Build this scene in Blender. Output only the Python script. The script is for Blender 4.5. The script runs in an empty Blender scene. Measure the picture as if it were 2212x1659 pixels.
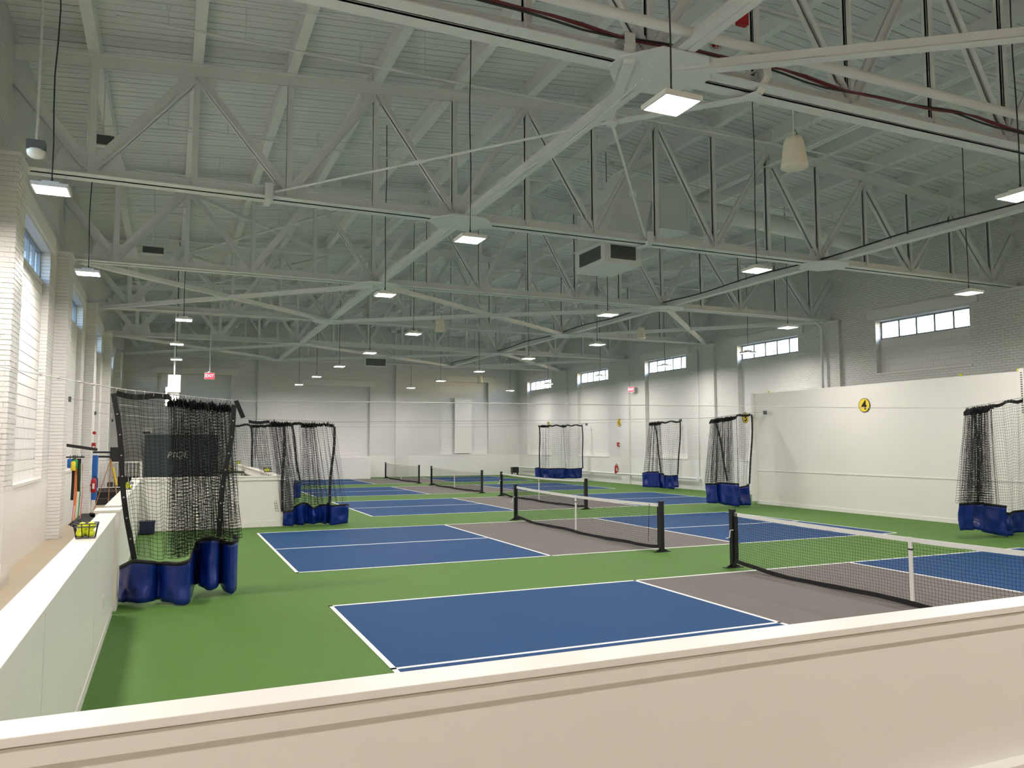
import bpy, math, random
import numpy as np
from mathutils import Vector, Matrix
random.seed(7); rng = np.random.default_rng(7)
S = bpy.context.scene
COL = S.collection
R = math.radians

# ------------------------------------------------------------------ camera, world, exposure
cam_d = bpy.data.cameras.new('camera'); cam = bpy.data.objects.new('camera', cam_d); COL.objects.link(cam)
cam_d.sensor_fit = 'HORIZONTAL'; cam_d.sensor_width = 36.0
cam_d.lens = 36.0 * 1685.9 / 2212.0
cam_d.clip_start = 0.05; cam_d.clip_end = 300
YAW, PITCH, ROLL = 0.4139, 0.0762, -0.0019
fwd = Vector((math.sin(YAW)*math.cos(PITCH), math.cos(YAW)*math.cos(PITCH), math.sin(PITCH)))
rgt = Vector((math.cos(YAW), -math.sin(YAW), 0)); upv = rgt.cross(fwd)
r2 = rgt*math.cos(ROLL) + upv*math.sin(ROLL); u2 = -rgt*math.sin(ROLL) + upv*math.cos(ROLL)
M = Matrix((r2, u2, -fwd)).transposed().to_4x4(); M.translation = Vector((-1.921, -10.175, 2.052))
cam.matrix_world = M
S.camera = cam

W = bpy.data.worlds.new('sky'); S.world = W; W.use_nodes = True
wn = W.node_tree; wn.nodes.clear()
sky = wn.nodes.new('ShaderNodeTexSky'); sky.sky_type = 'NISHITA'; sky.sun_disc = False
sky.sun_elevation = R(24); sky.sun_rotation = R(105); sky.air_density = 1.0; sky.dust_density = 1.4; sky.ozone_density = 1.5
bg = wn.nodes.new('ShaderNodeBackground'); bg.inputs['Strength'].default_value = 1.0
wo = wn.nodes.new('ShaderNodeOutputWorld')
wn.links.new(sky.outputs[0], bg.inputs[0]); wn.links.new(bg.outputs[0], wo.inputs[0])

LAMP_W = 66.0
LAMP_COL = (1.0, 0.915, 0.865)
S.view_settings.view_transform = 'Standard'
try: S.view_settings.look = 'None'
except Exception: pass
S.view_settings.gamma = 1.0
S.view_settings.use_curve_mapping = False
S.view_settings.exposure = 0.92
S.cycles.use_light_tree = False
S.cycles.max_bounces = 6
S.cycles.diffuse_bounces = 4
S.cycles.glossy_bounces = 2
S.cycles.use_adaptive_sampling = True
S.cycles.adaptive_threshold = 0.06
S.cycles.caustics_reflective = False; S.cycles.caustics_refractive = False
S.cycles.sample_clamp_indirect = 6.0

# ------------------------------------------------------------------ materials
def srgb(r, g, b):
    f = lambda c: c/12.92 if c <= .04045 else ((c+.055)/1.055)**2.4
    return (f(r/255), f(g/255), f(b/255), 1)
MATS = {}
def mat(name, col, rough=.5, metal=0., noise=0., nscale=6., bump=0., bscale=60., spec=.5, alpha=None):
    if name in MATS: return MATS[name]
    m = bpy.data.materials.new(name); m.use_nodes = True; nt = m.node_tree
    b = nt.nodes['Principled BSDF']
    b.inputs['Base Color'].default_value = col; b.inputs['Roughness'].default_value = rough
    b.inputs['Metallic'].default_value = metal; b.inputs['Specular IOR Level'].default_value = spec
    tc = None
    if noise or bump:
        tc = nt.nodes.new('ShaderNodeTexCoord')
    if noise:
        n = nt.nodes.new('ShaderNodeTexNoise'); n.inputs['Scale'].default_value = nscale; n.inputs['Detail'].default_value = 3
        nt.links.new(tc.outputs['Object'], n.inputs['Vector'])
        mx = nt.nodes.new('ShaderNodeMix'); mx.data_type = 'RGBA'
        mx.inputs['A'].default_value = tuple(c*(1-noise) for c in col[:3])+(1,)
        mx.inputs['B'].default_value = tuple(min(1, c*(1+noise)) for c in col[:3])+(1,)
        nt.links.new(n.outputs['Fac'], mx.inputs['Factor']); nt.links.new(mx.outputs['Result'], b.inputs['Base Color'])
    if bump:
        n2 = nt.nodes.new('ShaderNodeTexNoise'); n2.inputs['Scale'].default_value = bscale; n2.inputs['Detail'].default_value = 2
        nt.links.new(tc.outputs['Object'], n2.inputs['Vector'])
        bp = nt.nodes.new('ShaderNodeBump'); bp.inputs['Strength'].default_value = bump; bp.inputs['Distance'].default_value = .02
        nt.links.new(n2.outputs['Fac'], bp.inputs['Height']); nt.links.new(bp.outputs['Normal'], b.inputs['Normal'])
    MATS[name] = m
    return m
def brick_mat(name, col, axis, bw, bh, mortar, strength, rough=.55):
    # painted masonry: courses as relief only
    m = bpy.data.materials.new(name); m.use_nodes = True; nt = m.node_tree
    b = nt.nodes['Principled BSDF']; b.inputs['Roughness'].default_value = rough
    g = nt.nodes.new('ShaderNodeNewGeometry'); sp = nt.nodes.new('ShaderNodeSeparateXYZ'); cb = nt.nodes.new('ShaderNodeCombineXYZ')
    nt.links.new(g.outputs['Position'], sp.inputs[0])
    nt.links.new(sp.outputs['Y' if axis == 'y' else 'X'], cb.inputs[0]); nt.links.new(sp.outputs['Z'], cb.inputs[1])
    br = nt.nodes.new('ShaderNodeTexBrick'); br.inputs['Scale'].default_value = 1.0
    br.inputs['Brick Width'].default_value = bw; br.inputs['Row Height'].default_value = bh; br.inputs['Mortar Size'].default_value = mortar
    br.inputs['Mortar Smooth'].default_value = .6
    br.inputs['Color1'].default_value = (1, 1, 1, 1); br.inputs['Color2'].default_value = (.75, .75, .75, 1); br.inputs['Mortar'].default_value = (0, 0, 0, 1)
    nt.links.new(cb.outputs[0], br.inputs['Vector'])
    nz = nt.nodes.new('ShaderNodeTexNoise'); nz.inputs['Scale'].default_value = 9; nz.inputs['Detail'].default_value = 3
    nt.links.new(g.outputs['Position'], nz.inputs['Vector'])
    ad = nt.nodes.new('ShaderNodeMath'); ad.operation = 'MULTIPLY_ADD'; ad.inputs[1].default_value = .5
    nt.links.new(nz.outputs['Fac'], ad.inputs[0]); nt.links.new(br.outputs['Color'], ad.inputs[2])
    bp = nt.nodes.new('ShaderNodeBump'); bp.inputs['Strength'].default_value = strength; bp.inputs['Distance'].default_value = .035
    nt.links.new(ad.outputs[0], bp.inputs['Height']); nt.links.new(bp.outputs['Normal'], b.inputs['Normal'])
    mx = nt.nodes.new('ShaderNodeMix'); mx.data_type = 'RGBA'
    mx.inputs['A'].default_value = tuple(c*.93 for c in col[:3])+(1,); mx.inputs['B'].default_value = col
    nt.links.new(nz.outputs['Fac'], mx.inputs['Factor']); nt.links.new(mx.outputs['Result'], b.inputs['Base Color'])
    MATS[name] = m; return m
def emis(name, col, strength):
    m = bpy.data.materials.new(name); m.use_nodes = True; nt = m.node_tree
    b = nt.nodes['Principled BSDF']; b.inputs['Base Color'].default_value = col
    b.inputs['Emission Color'].default_value = col; b.inputs['Emission Strength'].default_value = strength
    m.cycles.emission_sampling = 'NONE'
    MATS[name] = m; return m

WALLC = srgb(235, 234, 231)
mWall = mat('wall_paint', WALLC, .5, noise=.03, nscale=3, bump=.15, bscale=40)
mBrickY = brick_mat('painted_brick_side', WALLC, 'y', .215, .075, .012, .75)
mBrickX = brick_mat('painted_brick_end', WALLC, 'x', .215, .075, .012, .75)
mBlockY = brick_mat('painted_block_side', WALLC, 'y', .4, .2, .01, .5)
mSmooth = mat('panel_paint', srgb(236, 233, 226), .42, noise=.015, nscale=2)
mGloss = mat('glossy_white', srgb(238, 236, 230), .3)
mSteel = mat('painted_steel', srgb(234, 236, 236), .5, noise=.03, nscale=4)
mSteelD = mat('painted_steel_beam', srgb(236, 238, 238), .55, noise=.05, nscale=5, bump=.1, bscale=30)
mDeck = mat('painted_deck', srgb(230, 232, 234), .6, noise=.07, nscale=2.5, bump=.2, bscale=25)
mPipe = mat('painted_pipe', srgb(232, 234, 234), .45)
mGreen = mat('court_green', srgb(84, 120, 56), .7, noise=.05, nscale=1.2, bump=.05, bscale=200, spec=.18)
mBlue = mat('court_blue', srgb(22, 68, 114), .7, noise=.05, nscale=1.0, bump=.05, bscale=200, spec=.18)
mGrey = mat('court_grey', srgb(110, 106, 101), .7, noise=.05, nscale=1.5, bump=.05, bscale=200, spec=.18)
mLine = mat('line_white', srgb(240, 240, 236), .5)
mConc = mat('concrete', srgb(186, 172, 148), .5, noise=.08, nscale=2.0)
mBlack = mat('black_metal', srgb(22, 23, 26), .4)
mWeb = mat('black_webbing', srgb(18, 18, 20), .7)
mNet = mat('black_net', srgb(16, 17, 19), .8)
mVinyl = mat('blue_vinyl', srgb(8, 40, 124), .3, noise=.12, nscale=4, spec=.5)
mTape = mat('net_tape', srgb(236, 234, 228), .6)
mCable = mat('steel_cable', srgb(176, 176, 172), .6, .0)
mCord = mat('dark_cord', srgb(46, 48, 48), .6)
mRed = mat('red_paint', srgb(176, 26, 30), .4)
mRedCable = mat('red_cable', srgb(110, 34, 40), .5)
mYellow = mat('yellow_sign', srgb(238, 212, 52), .5)
mBall = mat('yellow_ball', srgb(226, 232, 40), .5)
mInk = mat('black_print', srgb(20, 20, 20), .6)
mGrille = mat('grille_grey', srgb(92, 96, 96), .6)
mSlate = mat('slate_paint', srgb(96, 108, 112), .6)
mNavy = mat('navy_foam', srgb(18, 30, 62), .6)
mRubber = mat('black_rubber', srgb(40, 40, 42), .8)
mBluePad = mat('blue_pad', srgb(28, 104, 190), .5)
mOrange = mat('orange_band', srgb(232, 150, 50), .6)
mPink = mat('pink_band', srgb(226, 130, 150), .6)
mGreenB = mat('green_band', srgb(40, 150, 70), .6)
mWood = mat('wood_stick', srgb(196, 140, 84), .6)
mSpeaker = mat('speaker_white', srgb(236, 230, 212), .5)
mLens = emis('lamp_lens', (1, .98, .94, 1), 12)
mExit = emis('exit_red', srgb(250, 40, 60), 1.6)
mExitT = emis('exit_letters', srgb(255, 190, 190), 2.0)
def glass():
    m = bpy.data.materials.new('window_glass'); m.use_nodes = True; nt = m.node_tree; nt.nodes.clear()
    o = nt.nodes.new('ShaderNodeOutputMaterial'); t = nt.nodes.new('ShaderNodeBsdfTransparent'); g = nt.nodes.new('ShaderNodeBsdfGlossy')
    t.inputs[0].default_value = (.93, .96, 1, 1); g.inputs['Roughness'].default_value = .08
    mx = nt.nodes.new('ShaderNodeMixShader'); mx.inputs[0].default_value = .07
    nt.links.new(t.outputs[0], mx.inputs[1]); nt.links.new(g.outputs[0], mx.inputs[2]); nt.links.new(mx.outputs[0], o.inputs[0])
    return m
mGlass = glass()
mFrame = mat('window_frame_paint', srgb(150, 156, 160), .5)

# ------------------------------------------------------------------ builders
def V(*a): return Vector(a)
class MB:
    def __init__(s): s.v = []; s.f = []
    def add(s, vs, fs):
        n = len(s.v); s.v += [tuple(v) for v in vs]; s.f += [tuple(i+n for i in f) for f in fs]; return s
    def box(s, x0, x1, y0, y1, z0, z1):
        return s.add([(x0,y0,z0),(x1,y0,z0),(x1,y1,z0),(x0,y1,z0),(x0,y0,z1),(x1,y0,z1),(x1,y1,z1),(x0,y1,z1)],
                     [(0,3,2,1),(4,5,6,7),(0,1,5,4),(1,2,6,5),(2,3,7,6),(3,0,4,7)])
    def bar(s, p, q, w, h, up=(0,0,1), off=(0,0)):
        # box swept from p to q: w across, h along 'up'
        p, q = Vector(p), Vector(q); d = (q-p).normalized(); u = Vector(up); a = d.cross(u)
        if a.length < 1e-5: a = d.cross(Vector((0,1,0)))
        a.normalize(); b = a.cross(d)
        o = a*off[0] + b*off[1]
        c = [a*(-w/2)+b*(-h/2), a*(w/2)+b*(-h/2), a*(w/2)+b*(h/2), a*(-w/2)+b*(h/2)]
        return s.add([p+o+k for k in c]+[q+o+k for k in c], [(0,3,2,1),(4,5,6,7),(0,1,5,4),(1,2,6,5),(2,3,7,6),(3,0,4,7)])
    def tube(s, pts, r, n=6, closed=False):
        pts = [Vector(p) for p in pts]; N = len(pts); prev = None; base = len(s.v)
        for i, p in enumerate(pts):
            if closed: d = pts[(i+1) % N]-pts[i-1]
            else: d = pts[min(i+1, N-1)]-pts[max(i-1, 0)]
            d.normalize()
            a = d.cross(Vector((0,0,1)) if prev is None or True and abs(d.z) < .95 else Vector((0,1,0)))
            if a.length < 1e-4: a = d.cross(Vector((0,1,0)))
            a.normalize(); b = d.cross(a); prev = a
            rr = r[i] if isinstance(r, (list, tuple)) else r
            for k in range(n):
                t = 2*math.pi*k/n; s.v.append(tuple(p+a*(rr*math.cos(t))+b*(rr*math.sin(t))))
        M_ = N if closed else N-1
        for i in range(M_):
            i2 = (i+1) % N
            for k in range(n):
                k2 = (k+1) % n
                s.f.append((base+i*n+k, base+i*n+k2, base+i2*n+k2, base+i2*n+k))
        if not closed:
            s.f.append(tuple(base+k for k in range(n))[::-1]); s.f.append(tuple(base+(N-1)*n+k for k in range(n)))
        return s
    def lathe(s, prof, n=16, c=(0,0,0), axis='z'):
        base = len(s.v); c = Vector(c)
        for r, h in prof:
            for k in range(n):
                t = 2*math.pi*k/n; x, y = r*math.cos(t), r*math.sin(t)
                s.v.append(tuple(c+(Vector((x,y,h)) if axis == 'z' else Vector((h,x,y)) if axis == 'x' else Vector((x,h,y)))))
        for i in range(len(prof)-1):
            for k in range(n):
                k2 = (k+1) % n; s.f.append((base+i*n+k, base+i*n+k2, base+(i+1)*n+k2, base+(i+1)*n+k))
        s.f.append(tuple(base+k for k in range(n))[::-1]); s.f.append(tuple(base+(len(prof)-1)*n+k for k in range(n)))
        return s
    def prism(s, poly, d):
        # polygon (list of 3-D points) extruded by d
        n = len(poly); d = Vector(d); vs = [Vector(p) for p in poly]+[Vector(p)+d for p in poly]
        fs = [tuple(range(n))[::-1], tuple(range(n, 2*n))]+[(i, (i+1) % n, n+(i+1) % n, n+i) for i in range(n)]
        return s.add(vs, fs)
    def build(s, name, m, parent=None, smooth=False, bevel=0):
        me = bpy.data.meshes.new(name)
        off = Vector((0,0,0))
        p = parent
        while p is not None: off += p.location; p = p.parent
        vs = s.v if off.length == 0 else [(x-off.x, y-off.y, z-off.z) for x, y, z in s.v]
        me.from_pydata(vs, [], s.f); me.update()
        if m is not None: me.materials.append(m)
        if smooth: me.shade_smooth()
        o = bpy.data.objects.new(name, me); COL.objects.link(o)
        if parent is not None: o.parent = parent
        if bevel:
            bv = o.modifiers.new('bevel', 'BEVEL'); bv.width = bevel; bv.segments = 2; bv.limit_method = 'ANGLE'
        return o
def tag(o, label=None, cat=None, group=None, kind=None):
    if label: o['label'] = label
    if cat: o['category'] = cat
    if group: o['group'] = group
    if kind: o['kind'] = kind
    return o
def thing(name, label, cat, loc=(0,0,0), group=None):
    o = bpy.data.objects.new(name, None); COL.objects.link(o); o.location = loc; o.empty_display_size = .2
    return tag(o, label, cat, group)
def struct(o): o['kind'] = 'structure'; return o
def copy_tree(o, parent=None):
    c = o.copy(); COL.objects.link(c)
    if parent is not None: c.parent = parent
    for ch in list(o.children): copy_tree(ch, c)
    return c
def fast_mesh(name, co, quads, m, parent=None):
    me = bpy.data.meshes.new(name); co = np.asarray(co, np.float32).copy()
    p = parent
    while p is not None: co -= np.array(p.location, np.float32); p = p.parent
    nq = len(quads)
    me.vertices.add(len(co)); me.vertices.foreach_set('co', co.ravel())
    me.loops.add(nq*4); me.loops.foreach_set('vertex_index', np.asarray(quads, np.int32).ravel())
    me.polygons.add(nq); me.polygons.foreach_set('loop_start', np.arange(0, nq*4, 4, dtype=np.int32))
    me.polygons.foreach_set('loop_total', np.full(nq, 4, np.int32))
    me.update(calc_edges=True); me.materials.append(m)
    o = bpy.data.objects.new(name, me); COL.objects.link(o)
    if parent is not None: o.parent = parent
    return o
def strands(name, P, Q, r, m, parent=None):
    # thin three-sided cords from P[i] to Q[i]
    P = np.asarray(P, float); Q = np.asarray(Q, float); d = Q-P; L = np.linalg.norm(d, axis=1, keepdims=True); d = d/np.maximum(L, 1e-9)
    ref = np.where(np.abs(d[:, 2:3]) > .8, np.array([[0., 1, 0]]), np.array([[0., 0, 1]]))
    a = np.cross(d, ref); a /= np.linalg.norm(a, axis=1, keepdims=True); b = np.cross(d, a)
    vs = []
    for E_ in (P, Q):
        for k in range(3):
            t = 2*math.pi*k/3; vs.append(E_+r*(math.cos(t)*a+math.sin(t)*b))
    n = len(P); co = np.stack(vs, 1).reshape(-1, 3)      # 6 verts per strand
    base = (np.arange(n)*6)[:, None]
    q = np.concatenate([base+np.array([[k, (k+1) % 3, 3+(k+1) % 3, 3+k]]) for k in range(3)], 0)
    return fast_mesh(name, co, q, m, parent)
def text_mesh(body, size, extrude=.002, align='CENTER', bold=0, shear=0):
    c = bpy.data.curves.new('lettering', 'FONT'); c.body = body; c.size = size; c.extrude = extrude; c.offset = bold; c.shear = shear; c.align_x = align; c.align_y = 'CENTER'; c.resolution_u = 4
    t = bpy.data.objects.new('lettering', c); COL.objects.link(t)
    dg = bpy.context.evaluated_depsgraph_get(); me = bpy.data.meshes.new_from_object(t.evaluated_get(dg))
    bpy.data.objects.remove(t); bpy.data.curves.remove(c); return me
def put_text(body, size, mat4, m, parent, name='lettering', extrude=.002, sx=1.0, bold=0, shear=0):
    me = text_mesh(body, size, extrude, bold=bold, shear=shear)
    off = Vector((0,0,0)); p = parent
    while p is not None: off += p.location; p = p.parent
    me.transform(Matrix.Translation(-off) @ mat4 @ Matrix.Diagonal((sx,1,1,1))); me.materials.clear(); me.materials.append(m)
    o = bpy.data.objects.new(name, me); COL.objects.link(o); o.parent = parent; return o
def frame_mat(loc, right, up):
    right = Vector(right).normalized(); up = Vector(up).normalized(); n = right.cross(up)
    m = Matrix((right, up, n)).transposed().to_4x4(); m.translation = Vector(loc); return m

# ------------------------------------------------------------------ room constants
XL, XR, YB, YF = -4.3, 19.5, 37.4, -15.0
XM = 7.655
YT = [-9.7, -2.9, 3.8, 10.35, 17.2, 24.0, 30.8]
def ztc(x): return 9.2-.086*abs(x-XM)          # centre line of the top chord
def zbeam(x): return ztc(x)+.09                # underside of roof beams
def zdeck(x): return ztc(x)+.39                # underside of roof boards
NX = [XM-7*1.55+1.55*k for k in range(15)]
ZB0, ZB1 = 6.33, 6.52                          # bottom chord

# ---- floor
fl = struct(MB().box(-2.56, XR+.3, -7.42, YB+.3, -.2, 0).build('floor', mGreen))
struct(MB().box(XL-.3, -2.56, YF, YB+.3, -.2, .0).build('floor', mConc))
struct(MB().box(-2.56, XR+.3, YF, -7.42, -.2, .0).build('floor', mConc))

# ---- courts: painted on the floor
ft = .3048
CL, CW, K1, K2 = 44*ft, 20*ft, 15*ft, 29*ft
COURTS = [(0., 0.), (0., 8.875), (3.41, 17.924), (3.36, 26.7), (3.32, 35.49)]     # x of left baseline, y of far sideline
lw = .051
for ci, (cx, cy) in enumerate(COURTS):
    y1 = min(cy, 36.9); y0 = cy-CW
    b = MB().box(cx, cx+K1, y0, y1, 0, .002); b.box(cx+K2, cx+CL, y0, y1, 0, .002)
    court = b.build('court_paint', mBlue, fl)
    MB().box(cx+K1, cx+K2, y0, y1, 0, .002).build('kitchen_paint', mGrey, court)
    zt0, zt1 = .0015, .0045
    for n_, (a, b_, c, d) in (('sideline', (cx, cx+CL, y0, y0+lw)), ('sideline', (cx, cx+CL, y1-lw, y1)),
                     ('baseline', (cx, cx+lw, y0, y1)), ('baseline', (cx+CL-lw, cx+CL, y0, y1)),
                     ('kitchen_line', (cx+K1-lw, cx+K1, y0, y1)), ('kitchen_line', (cx+K2, cx+K2+lw, y0, y1)),
                     ('centre_line', (cx, cx+K1, (y0+cy)/2-lw/2, (y0+cy)/2+lw/2)), ('centre_line', (cx+K2, cx+CL, (y0+cy)/2-lw/2, (y0+cy)/2+lw/2))):
        MB().box(a, b_, c, d, zt0, zt1).build(n_, mLine, court)

# ---- side walls with blind recesses, high windows and pilasters
BAYS = [(-8.4, -5.05), (-1.6, 1.75), (5.2, 8.53), (12.04, 15.44), (18.96, 22.3), (25.84, 29.25), (32.65, 36.1)]
ZS, ZW0, ZW1 = 1.36, 5.47, 6.08
win_no = [0]
def side_wall(side):
    s = -1 if side == 'left' else 1
    X = XL if s < 0 else XR
    D = .5; rec = .13 if s < 0 else .2
    def bx(mb, d0, d1, y0, y1, z0, z1):   # d = depth into the wall from its face
        xa, xb = X+s*d0, X+s*d1; return mb.box(min(xa, xb), max(xa, xb), y0, y1, z0, z1)
    w = MB()
    edges = [YF]+[v for b in BAYS for v in b]+[YB+.5]
    for i in range(0, len(edges), 2): bx(w, 0, D, edges[i], edges[i+1], 0, 9.2)
    for bi, (a, b) in enumerate(BAYS):
        zs = 4.33 if (s > 0 and bi == 2) else ZS
        bx(w, 0, D, a, b, 0, zs); bx(w, 0, D, a, b, ZW1, 9.2)
    wall = struct(w.build('wall_'+side, mBrickY))
    for bi, (a, b) in enumerate(BAYS):
        zs = 4.33 if (s > 0 and bi == 2) else ZS
        blocks = (s < 0 and bi == 2)
        inf = MB(); bx(inf, rec+(.02 if blocks else 0), D, a, b, zs, ZW0)
        io = inf.build('blocked_opening', mWall if blocks else mBlockY, wall)
        if blocks:
            proto = None; z = zs; r_ = 0
            while z < ZW0-.05:
                y = a-(.2 if r_ % 2 else 0)
                while y < b-.02:
                    y0_, y1_ = max(y, a)+.004, min(y+.4, b)-.004
                    if y1_-y0_ > .05:
                        mb = MB(); bx(mb, rec-.002*random.random(), rec+.03, y0_, y1_, z+.008, min(z+.2, ZW0)-.008)
                        mb.build('concrete_block', mWall, io)
                    y += .4
                z += .2; r_ += 1
        sl = MB(); bx(sl, -.03, rec, a-.02, b+.02, zs-.04, zs+.012); sl.build('sill', mGloss, wall)
        ln = MB(); bx(ln, -.05, .2, a-.3, b+.3, ZW1+.06, ZW1+.36); ln.build('lintel', mWall, wall)
        # lower dado plaster (smooth) is a thin skin below the sill
        # window
        win_no[0] += 1
        fr = MB(); t = .05
        bx(fr, rec+.05, rec+.12, a, b, ZW0, ZW0+t); bx(fr, rec+.05, rec+.12, a, b, ZW1-t, ZW1)
        bx(fr, rec+.05, rec+.12, a, a+t, ZW0, ZW1); bx(fr, rec+.05, rec+.12, b-t, b, ZW0, ZW1)
        wo_ = struct(fr.build('window_%d' % win_no[0], mFrame))
        np_ = 5
        for k in range(np_):
            ya = a+t+(b-a-2*t)*k/np_; yb = a+t+(b-a-2*t)*(k+1)/np_
            pm = MB(); bx(pm, rec+.08, rec+.09, ya, yb, ZW0+t, ZW1-t); pm.build('pane', mGlass, wo_)
            if k: mm = MB(); bx(mm, rec+.06, rec+.11, ya-.03, ya+.03, ZW0+t, ZW1-t); mm.build('mullion', mFrame, wo_)
    # dado: smooth plaster to sill height
    d = MB(); bx(d, -.012, 0, YF, YB, 0, 1.3); d.build('dado', mWall, wall)
    # pilasters under the trusses
    for yt in YT:
        hw = .35 if s < 0 else .38
        pw = .26 if s < 0 else .13
        yt_ = yt; yt = yt-.5 if s < 0 else yt
        first = (s < 0 and abs(yt_-3.8) < .1)
        mb = MB(); bx(mb, -pw+(.012 if first else 0), 0, yt-hw+(.012 if first else 0), yt+hw, 0, ZB0-.06)
        po = mb.build('pilaster', mWall if first else mBrickY, wall)
        mb = MB(); bx(mb, -pw-.03, 0, yt-hw-.03, yt+hw+.03, ZB0-.06, ZB0); mb.build('pilaster_cap', mWall, wall)
        if first:
            # individual bricks on the near face, course strips on the long face
            z = 1.38; r_ = 0; long_ = MB()
            while z < ZB0-.1:
                xa, xb = X-s*0.0, X-s*pw
                cuts = [0, .13, pw] if r_ % 2 else [0, .2, pw]
                for c0, c1 in zip(cuts[:-1], cuts[1:]):
                    mb = MB(); j = random.uniform(-.003, .004)
                    x0, x1 = X+c0+.004, X+c1-(.004 if c1 < pw else 0)
                    mb.box(x0, x1, yt-hw-.002+j, yt-hw+.03, z+.005, z+.070); mb.build('brick', mWall, po)
                y = yt-hw+(0 if r_ % 2 else -.1)
                while y < yt+hw:
                    y0_, y1_ = max(y, yt-hw+.03)+.004, min(y+.21, yt+hw)-.004
                    if y1_ > y0_+.02:
                        j = random.uniform(-.003, .004); long_.box(X+pw-.03, X+pw+.002+j, y0_, y1_, z+.005, z+.070)
                    y += .215
                z += .075; r_ += 1
            o = long_.build('brick_courses', mWall, po); o['kind'] = 'stuff'
            mb = MB(); mb.box(X, X+pw+.008, yt-hw-.008, yt+hw+.008, 0, 1.36); mb.build('plaster_skirt', mWall, po)
    return wall
wl = side_wall('left'); wr = side_wall('right')

# ---- back wall with big blind recesses
def back_wall():
    w = MB(); D = .5
    recs = [(-2.6, 1.3, 0.1, 6.0), (5.54, 9.41, 1.22, 5.55), (13.91, 17.28, 1.36, 6.05)]
    xs = [XL-.5]+[v for r_ in recs for v in r_[:2]]+[XR+.5]
    for i in range(0, len(xs), 2): w.box(xs[i], xs[i+1], YB, YB+D, 0, 10)
    for x0, x1, z0, z1 in recs: w.box(x0, x1, YB, YB+D, 0, z0); w.box(x0, x1, YB, YB+D, z1, 10)
    wall = struct(w.build('wall_back', mBrickX))
    for x0, x1, z0, z1 in recs:
        MB().box(x0, x1, YB+.22, YB+D, z0, z1).build('blocked_opening', mBlockX, wall)
        MB().box(x0-.25, x1+.35, YB-.06, YB+.1, z1, z1+.36).build('lintel', mWall, wall)
        if z0 > 1: MB().box(x0-.02, x1+.02, YB-.03, YB+.22, z0-.04, z0+.02).build('sill', mGloss, wall)
    for xa in (2.75, 11.0):
        MB().box(xa, xa+.85, YB-.14, YB, 0, 9).build('pilaster', mBrickX, wall)
    MB().box(XL, XR, YB-.012, YB, 0, 1.3).build('dado', mWall, wall)
    return wall
mBlockX = brick_mat('painted_block_end', WALLC, 'x', .4, .2, .01, .5)
wb = back_wall()
struct(MB().box(XL-.5, XR+.5, YF-.3, YF, 0, 10).build('wall_front', mWall))
tag(MB().box(1.4, 9.1, 35.75, 37.24, 0, 1.2).build('low_platform_wall', mWall), 'low white plastered ledge in front of the back wall', 'ledge')

# ---- ceiling: slab, boards, beams
xs = [XL-.5, XM, XR+.5]
cb = MB()
poly = [(XL-.5, YF-.3, zdeck(XL-.5)+.035), (XM, YF-.3, zdeck(XM)+.035), (XR+.5, YF-.3, zdeck(XR+.5)+.035), (XR+.5, YF-.3, zdeck(XR+.5)+.2), (XM, YF-.3, zdeck(XM)+.2), (XL-.5, YF-.3, zdeck(XL-.5)+.2)]
cb.prism(poly, (0, YB+.5-YF+.3, 0))
ceil = struct(cb.build('ceiling', mDeck))
bw_ = .2
def board_mesh(xa, xb):
    mb = MB(); za, zb = zdeck(xa), zdeck(xb); g = .010
    mb.prism([(xa, 0+g, za), (xa, bw_-g, za), (xa, bw_-g, za+.04), (xa, 0+g, za+.04)], (xb-xa, 0, zb-za))
    me = bpy.data.meshes.new('board'); me.from_pydata(mb.v, [], mb.f); me.materials.append(mDeck); return me
bl, br_ = board_mesh(XL-.4, XM), board_mesh(XM, XR+.4)
rest = MB()
y = -14.8; nb = 0
while y < YB:
    for me in (bl, br_):
        if -4.2 <= y < 25.8:
            o = bpy.data.objects.new('board', me); COL.objects.link(o); o.parent = ceil; o.location = (0, y, random.uniform(-.004, .004))
        else:
            dz = random.uniform(-.004, .004)
            rest.add([(v.co.x, v.co.y+y, v.co.z+dz) for v in me.vertices], [tuple(p.vertices) for p in me.polygons])
    y += bw_
o = rest.build('far_boards', mDeck, ceil); o['kind'] = 'stuff'
for k, x in enumerate(NX):
    mb = MB(); mb.box(x-.085, x+.085, YF, YB, zbeam(x), zdeck(x)+.02); mb.build('beam', mSteelD, ceil)

# ------------------------------------------------------------------ roof trusses
def angle_pair(mb, p, q, w, fl, low=True, t=.014, gap=.024, short=0):
    p, q = Vector(p), Vector(q); d = (q-p).normalized(); p, q = p+d*short, q-d*short; a = d.cross(Vector((0,1,0)))
    sg = -1 if (a.z > 0) == low else 1
    if abs(a.z) < .05: sg = 1
    for sy in (-1, 1):
        mb.bar(p, q, w, t, (0,1,0), (0, sy*(gap/2+t/2)))
        mb.bar(p, q, t, fl, (0,1,0), (sg*(w/2-t/2), sy*(gap/2+fl/2)))
    return mb
ORD = ['', 'nearest', 'second', 'third', 'fourth', 'fifth', 'farthest']
def rivet(mb, c, n, r=.016):
    c, n = Vector(c), Vector(n).normalized(); a = n.cross(Vector((.3, .5, .8))).normalized(); b = n.cross(a)
    vs = [c+(a*math.cos(k*1.2566)+b*math.sin(k*1.2566))*r for k in range(5)]+[c+n*r*.7]
    mb.add(vs, [(k, (k+1) % 5, 5) for k in range(5)])
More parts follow.
